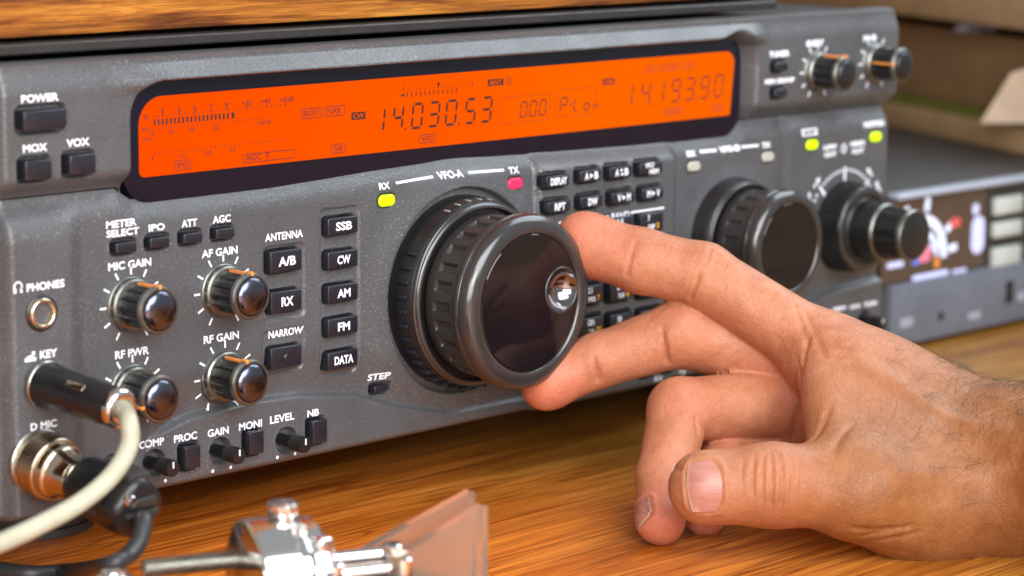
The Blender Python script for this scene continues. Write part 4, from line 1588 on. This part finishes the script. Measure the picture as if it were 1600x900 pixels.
# ---- papers and cards lying on the device, edges running away from the viewer
def slab(name, mat, N0, yaw, along, across, z0, z1, bev=.6, back=20):
    d1 = Vector((math.sin(yaw), math.cos(yaw), 0))
    d2 = Vector((math.cos(yaw), -math.sin(yaw), 0))
    c_ = Vector((N0[0], N0[1], 0)) + d1 * (along / 2 - back) + d2 * (across / 2)
    R = Matrix((d1, -d2, Vector((0, 0, 1)))).transposed()
    k = MB()
    box(k, (c_.x, c_.y, (z0 + z1) / 2), (along, across, z1 - z0), bev, 2, R)
    return k.build(name, mat)


NP = on_z(1610, 243, DZ1)
yaw = math.radians(24)
zt = DZ1
tag(slab("paper_stack", M["tan"], NP, yaw, 210, 150, DZ1, DZ1 + 12.5), "thick tan paper stack lying on the grey device", "papers")
tag(slab("card_folder", M["greencard"], NP, yaw, 208, 150, DZ1 + 12.6, DZ1 + 14.6), "thin green card folder between tan papers and brown box", "folder")
tag(slab("cardboard_box", M["brownbox"], NP + np.array([14, -6, 0]), yaw, 230, 130, DZ1 + 14.8, DZ1 + 52, 1.0, 10), "brown cardboard box standing on the green folder", "box")
q = at_depth(1490, 62, 1180)
k = MB()
bmx = bmesh.new()
bmesh.ops.create_icosphere(bmx, subdivisions=3, radius=1.0)
for v in bmx.verts:
    s_ = 1 + .35 * math.sin(v.co.x * 7 + 1) * math.sin(v.co.y * 6) + .2 * math.sin(v.co.z * 9)
    v.co = Vector((v.co.x * 14 * s_, v.co.y * 8 * s_, v.co.z * 2.4 * s_))
bmx.verts.index_update()
top = DZ1 + 52
NB_ = NP + np.array([14, -6, 0])
d1 = Vector((math.sin(yaw), math.cos(yaw), 0))
d2 = Vector((math.cos(yaw), -math.sin(yaw), 0))
pos = Vector((NB_[0], NB_[1], top + 2.6)) + d1 * 80 + d2 * 4
k.add([v.co + pos for v in bmx.verts], [tuple(x.index for x in f.verts) for f in bmx.faces])
bmx.free()
tag(k.build("plastic_wrap", M["wrap"]), "crumpled pale plastic wrap lying on top of the brown box", "plastic wrap")
# folded pinkish paper leaning against the box
k = MB()
A0 = Vector(on_z(1528, 190, DZ1 + 16))
pw = [(0, 0), (30, 0), (60, 0), (62, 31), (32, 28), (15, 23)]
tv = Vector((RT[0], RT[1], 0)).normalized()
bk = Vector((FW[0], FW[1], 0)).normalized()
V = []
for s_ in (0, 1):
    for (a, z) in pw:
        V.append(A0 + tv * a + bk * (z * .30 + s_ * .7 + .02 * a) + Vector((0, 0, z)) - bk * 6)
nn = len(pw)
k.add(V, [tuple(range(nn)), tuple(nn + i for i in reversed(range(nn)))] + [((i + 1) % nn, i, nn + i, nn + (i + 1) % nn) for i in range(nn)])
tag(k.build("paper_sheet", M["paper"], smooth=False), "folded pinkish paper sheet leaning against the brown box", "paper")
# long tan board over the box
k = MB()
Rb = Matrix((d1, -d2, Vector((0, 0, 1)))).transposed()
cb = Vector((NB_[0], NB_[1], 0)) + d1 * 120 + d2 * 70
box(k, (cb.x, cb.y, top + 16), (420, 170, 20), 1.5, 2, Rb)
tag(k.build("wooden_board", M["tan"]), "tan wooden board edge at the top right behind the radio", "board")
k = MB()
for s_ in (-1, 1):
    p_ = cb + d1 * 190 * s_ + d2 * 60
    box(k, (p_.x, p_.y, (top + 7 + TABLE_Z) / 2), (16, 16, top + 7 - TABLE_Z), 1)
o = k.build("board_legs", M["wall"])
o.parent = bpy.data.objects["wooden_board"]

# ================================================================== THE HAND
person = thing("person", (300, -180, TABLE_Z), "bare right hand and hairy forearm with two fingers turning the large tuning knob", "person")
JT = {}
for k_, (px, py, dd, r) in dict(
        I0=(1300, 556, 822, 11.0), I1=(1098, 431, 829, 10.6), I2=(1003, 408, 833, 10.4), I3=(927, 385, 836, 10.1), I4=(912, 375, 836, 9.4),
        M0=(1285, 578, 840, 12.0), M1=(1068, 520, 834, 11.0), M2=(935, 563, 834, 8.7), M3=(860, 597, 833, 8.4), M4=(852, 602, 833, 8.0),
        R0=(1240, 632, 840, 12.0), R1=(1062, 640, 815, 10.0), R2=(1037, 745, 797, 8.5), R3=(1032, 812, 782, 7.8),
        P0=(1240, 690, 846, 10.0), P1=(1135, 708, 828, 8.0), P2=(1112, 757, 808, 7.3), P3=(1102, 803, 797, 7.1),
        T0=(1500, 745, 780, 18.0), T1=(1345, 766, 764, 12.6), T2=(1208, 758, 759, 11.5), T3=(1103, 762, 757, 11.2),
        TH=(1435, 785, 778, 14.0), W=(1600, 738, 792, 21.5), F=(1800, 752, 742, 25.0), G=(2300, 790, 650, 33.0)).items():
    JT[k_] = (at_depth(px, py, dd), r)


def pt(px, py, dd, r):
    return (at_depth(px, py, dd), r)


def cone(P, a, b, r1, r2):
    """distance to a capsule whose radius runs from r1 to r2"""
    ba = b - a
    l2 = float(ba @ ba)
    rr = r1 - r2
    a2 = l2 - rr * rr
    il2 = 1.0 / l2
    pa = P - a
    y = pa @ ba
    z = y - l2
    x2 = ((pa * l2 - y[..., None] * ba) ** 2).sum(-1)
    y2 = y * y * l2
    z2 = z * z * l2
    kk = np.sign(rr) * rr * rr * x2
    d = (np.sqrt(x2 * a2 * il2) + y * rr) * il2 - r1
    d = np.where(np.sign(z) * a2 * z2 > kk, np.sqrt(x2 + z2) * il2 - r2, d)
    d = np.where(np.sign(y) * a2 * y2 < kk, np.sqrt(x2 + y2) * il2 - r1, d)
    return d


def smin(a, b, k):
    h = np.maximum(k - np.abs(a - b), 0) / k
    return np.minimum(a, b) - h * h * k * 0.25


def chain(P, names, k):
    d = None
    for a, b in zip(names[:-1], names[1:]):
        A, B = (JT[a] if isinstance(a, str) else a), (JT[b] if isinstance(b, str) else b)
        c_ = cone(P, A[0], B[0], A[1], B[1])
        d = c_ if d is None else smin(d, c_, k)
    return d


PALM = [
    (JT["I0"], pt(1450, 655, 806, 15.0)), (pt(1450, 655, 806, 15.0), JT["W"]),
    (JT["M0"], pt(1600, 748, 806, 18)), (JT["R0"], pt(1600, 760, 812, 18)), (JT["P0"], pt(1590, 770, 812, 18)),
    (JT["TH"], JT["W"]), (JT["T1"], JT["TH"]), (JT["TH"], pt(1540, 770, 786, 20)),
    (pt(1288, 565, 812, 7.0), pt(1300, 705, 772, 6.5)), (pt(1330, 580, 812, 11), pt(1360, 720, 780, 11)),            # web between thumb and index
    (pt(1380, 610, 808, 13), pt(1420, 720, 786, 15)),
    (JT["W"], JT["F"]), (JT["F"], JT["G"]),
    (pt(1600, 750, 810, 19.5), pt(1800, 765, 764, 22)), (pt(1800, 765, 764, 22), pt(2300, 815, 676, 27)),
]


def hand_sdf(P):
    d = None
    for A, B in PALM:
        c_ = cone(P, A[0], B[0], A[1], B[1])
        d = c_ if d is None else smin(d, c_, 13.0)
    out = d
    for names, k, kp in ((["I0", "I1", "I2", "I3", "I4"], 2.6, 9.0), (["M0", "M1", "M2", "M3", "M4"], 2.6, 6.0), (["R0", "R1", "R2", "R3"], 2.6, 5.0), (["P0", "P1", "P2", "P3"], 2.6, 5.0)):
        f = chain(P, names, k)
        out = smin(out, smin(d, f, kp), 0.7)
    th = chain(P, ["TH", "T1", "T2", "T3"], 6.0)
    out = smin(out, smin(d, th, 10.0), 0.7)
    return out


allp = np.array([p for p, r in JT.values()])
cut_x = 2050                       # the forearm runs on well past the frame edge
lo = allp.min(0) - 38
hi = allp.max(0) + 38
VX = 1.5
gx, gy, gz = [np.arange(lo[i], hi[i], VX) for i in range(3)]
D = np.empty((len(gx), len(gy), len(gz)), np.float32)
for i0 in range(0, len(gx), 24):
    G = np.stack(np.meshgrid(gx[i0:i0 + 24], gy, gz, indexing="ij"), -1)
    D[i0:i0 + 24] = hand_sdf(G)


def surface_nets(D, org, h):
    S = D < 0
    nx, ny, nz = D.shape
    acc = np.zeros((nx - 1, ny - 1, nz - 1, 3), np.float32)
    cnt = np.zeros((nx - 1, ny - 1, nz - 1), np.int16)
    cor = [(i, j, k) for i in (0, 1) for j in (0, 1) for k in (0, 1)]
    sl = lambda c: tuple(slice(c[a], D.shape[a] - 1 + c[a]) for a in range(3))
    for c in cor:
        for ax in range(3):
            if c[ax] == 0:
                e = list(c)
                e[ax] = 1
                d0, d1 = D[sl(c)], D[sl(e)]
                cr = (d0 < 0) != (d1 < 0)
                t = np.where(cr, d0 / np.where(cr, d0 - d1, 1), 0)
                for a in range(3):
                    acc[..., a] += np.where(cr, c[a] + (t if a == ax else 0), 0)
                cnt += cr
    act = cnt > 0
    idx = -np.ones(act.shape, np.int64)
    idx[act] = np.arange(act.sum())
    ijk = np.argwhere(act)
    V = org + (ijk + acc[act] / cnt[act][:, None]) * h
    F = []
    for ax in range(3):
        a1, a2 = [(1, 2), (2, 0), (0, 1)][ax]
        n = [slice(None)] * 3
        d0 = D[tuple(slice(0, -1) if a == ax else slice(1, -1) for a in range(3))]
        d1 = D[tuple(slice(1, None) if a == ax else slice(1, -1) for a in range(3))]
        s0, s1 = d0 < 0, d1 < 0

        def cell(o1, o2):
            s = [None] * 3
            s[ax] = slice(0, None)
            s[a1] = slice(0, -1) if o1 == 0 else slice(1, None)
            s[a2] = slice(0, -1) if o2 == 0 else slice(1, None)
            return idx[tuple(s)]
        q = [cell(0, 0), cell(1, 0), cell(1, 1), cell(0, 1)]
        for msk, order in (((s0 & ~s1), (0, 1, 2, 3)), ((~s0 & s1), (3, 2, 1, 0))):
            F.append(np.stack([q[o][msk] for o in order], -1))
    return V, np.concatenate(F)


HV, HF = surface_nets(D, lo, VX)


def grad(P, e=0.25):
    g = np.stack([hand_sdf(P + np.eye(3)[i] * e) - hand_sdf(P - np.eye(3)[i] * e) for i in range(3)], -1)
    return g / np.maximum(np.linalg.norm(g, axis=-1, keepdims=True), 1e-6)


def project(V, it=2):
    for _ in range(it):
        V = V - hand_sdf(V)[:, None] * grad(V) * .95
    return V


HV = project(HV)
# split every quad in four, put the new points back on the surface
me = bpy.data.meshes.new("tmp")
me.from_pydata([tuple(p) for p in HV], [], [tuple(f) for f in HF.tolist()])
bm = bmesh.new()
bm.from_mesh(me)
bpy.data.meshes.remove(me)
bmesh.ops.subdivide_edges(bm, edges=bm.edges[:], cuts=1, use_grid_fill=True)
bm.verts.index_update()
HV = np.array([v.co[:] for v in bm.verts])
HF = [tuple(v.index for v in f.verts) for f in bm.faces]
bm.free()
HV = project(HV, 2)
HN = grad(HV)

# ---- creases, knuckle wrinkles, tendons
disp = np.zeros(len(HV))


def crease(center, direction, half_len, depth, width, normal, bow=0.0, nlim=0.15):
    """groove along `direction` through `center` on the side whose normal is `normal`"""
    global disp
    c_ = np.array(center)
    nrm = np.array(normal, float)
    nrm /= np.linalg.norm(nrm)
    dr = np.array(direction, float)
    dr -= nrm * (dr @ nrm)
    dr /= np.linalg.norm(dr)
    ac_ = np.cross(nrm, dr)
    q = HV - c_
    s = q @ dr
    t = q @ ac_ - bow * s * s
    u = q @ nrm
    face = np.clip((HN @ nrm - nlim) / .3, 0, 1)
    win = np.clip((half_len - np.abs(s)) / (half_len * .45), 0, 1) * face * (np.abs(u) < 16)
    disp -= depth * 1.45 * np.exp(-(t / width) ** 2) * win


def on_skin(px, py):
    """first hit of the sight line on the hand"""
    d = ray(px, py)
    d = d / np.linalg.norm(d)
    t = 560.0
    for _ in range(200):
        P = CAM_LOC + d * t
        s = float(hand_sdf(P[None])[0])
        if s < .02:
            return P
        t += s * .9
        if t > 1300:
            return None
    return P


def crease_px(px0, py0, px1, py1, depth, width, bow=0.0):
    a, b = on_skin(px0, py0), on_skin(px1, py1)
    mid = on_skin((px0 + px1) / 2, (py0 + py1) / 2)
    if a is None or b is None or mid is None:
        return
    nrm = grad(mid[None])[0]
    crease(mid, b - a, np.linalg.norm(b - a) * .62, depth, width, nrm, bow)


for args in (
        # index: flexion creases and knuckle
        (985, 398, 978, 432, .55, .8), (996, 372, 985, 402, .3, .7), (1100, 375, 1088, 430, .45, .9), (1092, 428, 1076, 470, .7, .9), (1082, 430, 1066, 468, .35, .7),
        (1112, 385, 1104, 410, .3, .7), (1125, 392, 1116, 415, .3, .7), (1138, 402, 1130, 422, .25, .7),
        # middle
        (928, 560, 934, 598, .6, .8), (936, 572, 938, 592, .3, .6), (1034, 515, 1042, 570, .65, .9), (1040, 540, 1046, 570, .4, .7),
        (1050, 476, 1070, 468, .35, .6), (1030, 486, 1042, 478, .3, .6),
        # ring
        (1088, 650, 1092, 684, .6, .9), (1036, 735, 1072, 728, .3, .9), (1100, 660, 1104, 686, .3, .8),
        # thumb knuckle
        (1178, 712, 1174, 775, .50, .75, .010), (1192, 708, 1190, 790, .50, .8, .008), (1206, 706, 1206, 800, .55, .8, 0), (1222, 708, 1224, 800, .50, .8, -.008), (1238, 712, 1240, 780, .4, .8, -.01), (1252, 716, 1254, 765, .3, .7, -.01), (1160, 716, 1158, 755, .3, .7, .01),
        # base of thumb folds near the table
        (1330, 828, 1400, 828, .45, .9, -.006), (1345, 838, 1430, 822, .5, .9, -.008), (1370, 846, 1440, 832, .4, .8, -.006),
        # web fold and back of hand
        (1250, 580, 1256, 690, .9, 1.3), (1246, 560, 1252, 620, .7, 1.1), (1262, 520, 1250, 590, .6, 1.2), (1300, 640, 1270, 690, .5, 1.2), (1330, 660, 1300, 700, .5, 1.3),
        (1270, 540, 1330, 545, .25, .8), (1275, 556, 1340, 562, .25, .8), (1290, 575, 1350, 580, .2, .8), (1255, 480, 1290, 560, .3, 1.0), (1240, 470, 1262, 540, .3, 1.0)):
    crease_px(*args)
# low relief: tendon and wrist bone
for (px0, py0, px1, py1, amp, wd) in ((1330, 560, 1560, 680, .8, 3.5), (1380, 740, 1560, 730, .8, 4.0), (1500, 650, 1600, 700, .6, 5)):
    a, b = on_skin(px0, py0), on_skin(px1, py1)
    mid = (a + b) / 2
    nrm = grad(on_skin((px0 + px1) / 2, (py0 + py1) / 2)[None])[0]
    crease(mid, b - a, np.linalg.norm(b - a) * .55, -amp, wd, nrm)
HV = HV + HN * disp[:, None]

# ---- thumb nail and ring-finger nail: curved plates sunk into the finger end
tdir = JT["T3"][0] - JT["T2"][0]
tdir /= np.linalg.norm(tdir)


def nail_plate(cpx, wdt, ln, fdir, view, name, lift=.25):
    ctr = on_skin(*cpx)
    nrm = grad(ctr[None])[0] if view is None else np.array(view) / np.linalg.norm(view)
    lat = np.cross(nrm, fdir)
    lat /= np.linalg.norm(lat)
    fw_ = np.cross(lat, nrm)
    nu, nv = 13, 15
    V, E_ = [], []
    for i in range(nu):
        for j in range(nv):
            u, v = -1 + 2 * i / (nu - 1), -1 + 2 * j / (nv - 1)
            # rounded ends
            lim = (1 - .46 * abs(u) ** 2.6) if v < 0 else (1 - .24 * abs(u) ** 2.5)
            P = ctr + lat * u * wdt / 2 + fw_ * v * lim * ln / 2 + nrm * 6
            run = 0.0
            for _ in range(60):
                s = float(hand_sdf(P[None])[0])
                if s < .03 or run > 8.5:
                    break
                P = P - nrm * s * .8
                run += s * .8
            P = P + nrm * (lift + .10 * v - .35 * (abs(u) ** 4))
            V.append(P)
            E_.append(max(0.0, (v - .93) / .1))
    k = MB()
    n0 = len(V)
    V2 = V + [p - nrm * .5 for p in V]
    F = []
    for i in range(nu - 1):
        for j in range(nv - 1):
            a = i * nv + j
            F.append((a, a + nv, a + nv + 1, a + 1))
            F.append((n0 + a, n0 + a + 1, n0 + a + nv + 1, n0 + a + nv))
    rim = [j for j in range(nv)] + [i * nv + nv - 1 for i in range(1, nu)] + [(nu - 1) * nv + j for j in range(nv - 2, -1, -1)] + [i * nv for i in range(nu - 2, 0, -1)]
    for q in range(len(rim)):
        a, b = rim[q], rim[(q + 1) % len(rim)]
        F.append((a, b, n0 + b, n0 + a))
    k.add(V2, F)
    o = k.build(name, M["nail"], person, angle=50)
    ca = o.data.color_attributes.new("edge", "FLOAT_COLOR", "POINT")
    for i in range(len(V2)):
        e = min(1, E_[i % n0])
        ca.data[i].color = (e, e, e, 1)
    # groove round the plate in the skin
    global HV
    q = HV - ctr
    uu, vv, ww = q @ lat / (wdt / 2), q @ fw_ / (ln / 2), q @ nrm
    rr = np.maximum(np.abs(uu) ** 3 + np.abs(vv) ** 3, 1e-6) ** (1 / 3)
    sel = (np.abs(ww) < 5) & (HN @ nrm > .1)
    HV = HV + HN * (np.where(sel, -.30 * np.exp(-((rr - 1.02) / .07) ** 2) + .38 * np.exp(-((rr - 1.22) / .10) ** 2) - .35 * (rr < .98), 0))[:, None]
    return o


vw = -ray(1097, 759)
vw = vw / np.linalg.norm(vw)
nail_plate((1101, 758), 14.6, 10.2, tdir, vw * .9 + np.array([0, 0, .15]), "finger_nail")
rd = JT["R3"][0] - JT["R2"][0]
rd /= np.linalg.norm(rd)
nail_plate((997, 800), 7.6, 8.6, rd, -RT * .97 + vw * .12, "finger_nail")

# ---- one continuous skin mesh
k = MB()
k.v = [tuple(p) for p in HV.tolist()]
k.f = HF
k.mi = [0] * len(HF)
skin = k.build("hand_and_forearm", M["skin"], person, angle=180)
fl_ = np.zeros(len(HV))
for nm, amt, rad_ in (("I4", .95, 17), ("I3", .7, 16), ("M4", .95, 17), ("M3", .7, 15), ("R3", .9, 16), ("R2", .4, 14), ("P3", .9, 15), ("M1", .45, 16), ("R1", .55, 15), ("P1", .6, 15), ("M2", .4, 12), ("T2", .35, 13), ("I2", .25, 12), ("R0", .8, 22), ("P0", .8, 22), ("M0", .5, 16)):
    fl_ = np.maximum(fl_, amt * np.exp(-(np.linalg.norm(HV - JT[nm][0], axis=1) / rad_) ** 2 * 1.2))
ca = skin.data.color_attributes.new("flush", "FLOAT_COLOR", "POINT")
cd = np.ones((len(HV), 4), np.float32)
cd[:, 0] = fl_
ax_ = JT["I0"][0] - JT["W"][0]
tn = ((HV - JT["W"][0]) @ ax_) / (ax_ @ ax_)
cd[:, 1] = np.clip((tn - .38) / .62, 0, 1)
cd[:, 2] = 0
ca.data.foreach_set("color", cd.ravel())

# ---- arm hair: many thin curved strands on the wrist and back of the hand
hv = MB()
cand = np.where(np.ones(len(HV), bool))[0]
pxs = (HV - CAM_LOC) @ RT / ((HV - CAM_LOC) @ FW) * FPX + 800
pys = 450 - (HV - CAM_LOC) @ UPV / ((HV - CAM_LOC) @ FW) * FPX
fade = np.clip((pxs - 1330) / 260, 0, 1) ** 1.5
upw = np.clip(HN[:, 2] * .9 + .25, 0, 1)
wgt = fade * (.022 + upw ** 3) * (pxs < 1750)
vdir = (HV - CAM_LOC) / np.linalg.norm(HV - CAM_LOC, axis=1)[:, None]
rimw = np.clip(1 - np.abs((HN * vdir).sum(1)) / .45, 0, 1) * (HN[:, 2] > .3) * np.clip((pxs - 1420) / 150, 0, 1)
wgt = wgt + rimw * .55 * (pxs < 1700)
wgt[(pxs < 1330)] = 0
few = (pxs > 1200) & (pxs < 1400) & (HN[:, 2] > .5)
wgt[few] += .012
pick = rng.choice(len(HV), 1150, replace=False, p=wgt / wgt.sum())
armdir = JT["W"][0] - JT["F"][0]
armdir /= np.linalg.norm(armdir)
for i in pick:
    nrm = HN[i]
    L_ = float(rng.uniform(5, 13))
    flow = -armdir * .2 + np.array([.55, .1, .15]) + rng.normal(0, .35, 3)
    flow -= nrm * (flow @ nrm)
    flow /= np.linalg.norm(flow) + 1e-6
    bend = rng.normal(0, .3, 3)
    P = HV[i] - nrm * .2
    pts_ = []
    for j in range(6):
        t = j / 5
        pts_.append(P + (flow * t + nrm * (.42 * t - .30 * t * t) + bend * t * t * .5) * L_)
    rad_ = .036 * np.array([1, .95, .85, .7, .5, .2])
    tube(hv, pts_, rad_, 3, cap=False)
h_ = hv.build("arm_hair", M["hair"], person, angle=180)
h_["kind"] = "stuff"

for o in bpy.data.objects:
    if "_origin" in o:
        del o["_origin"]
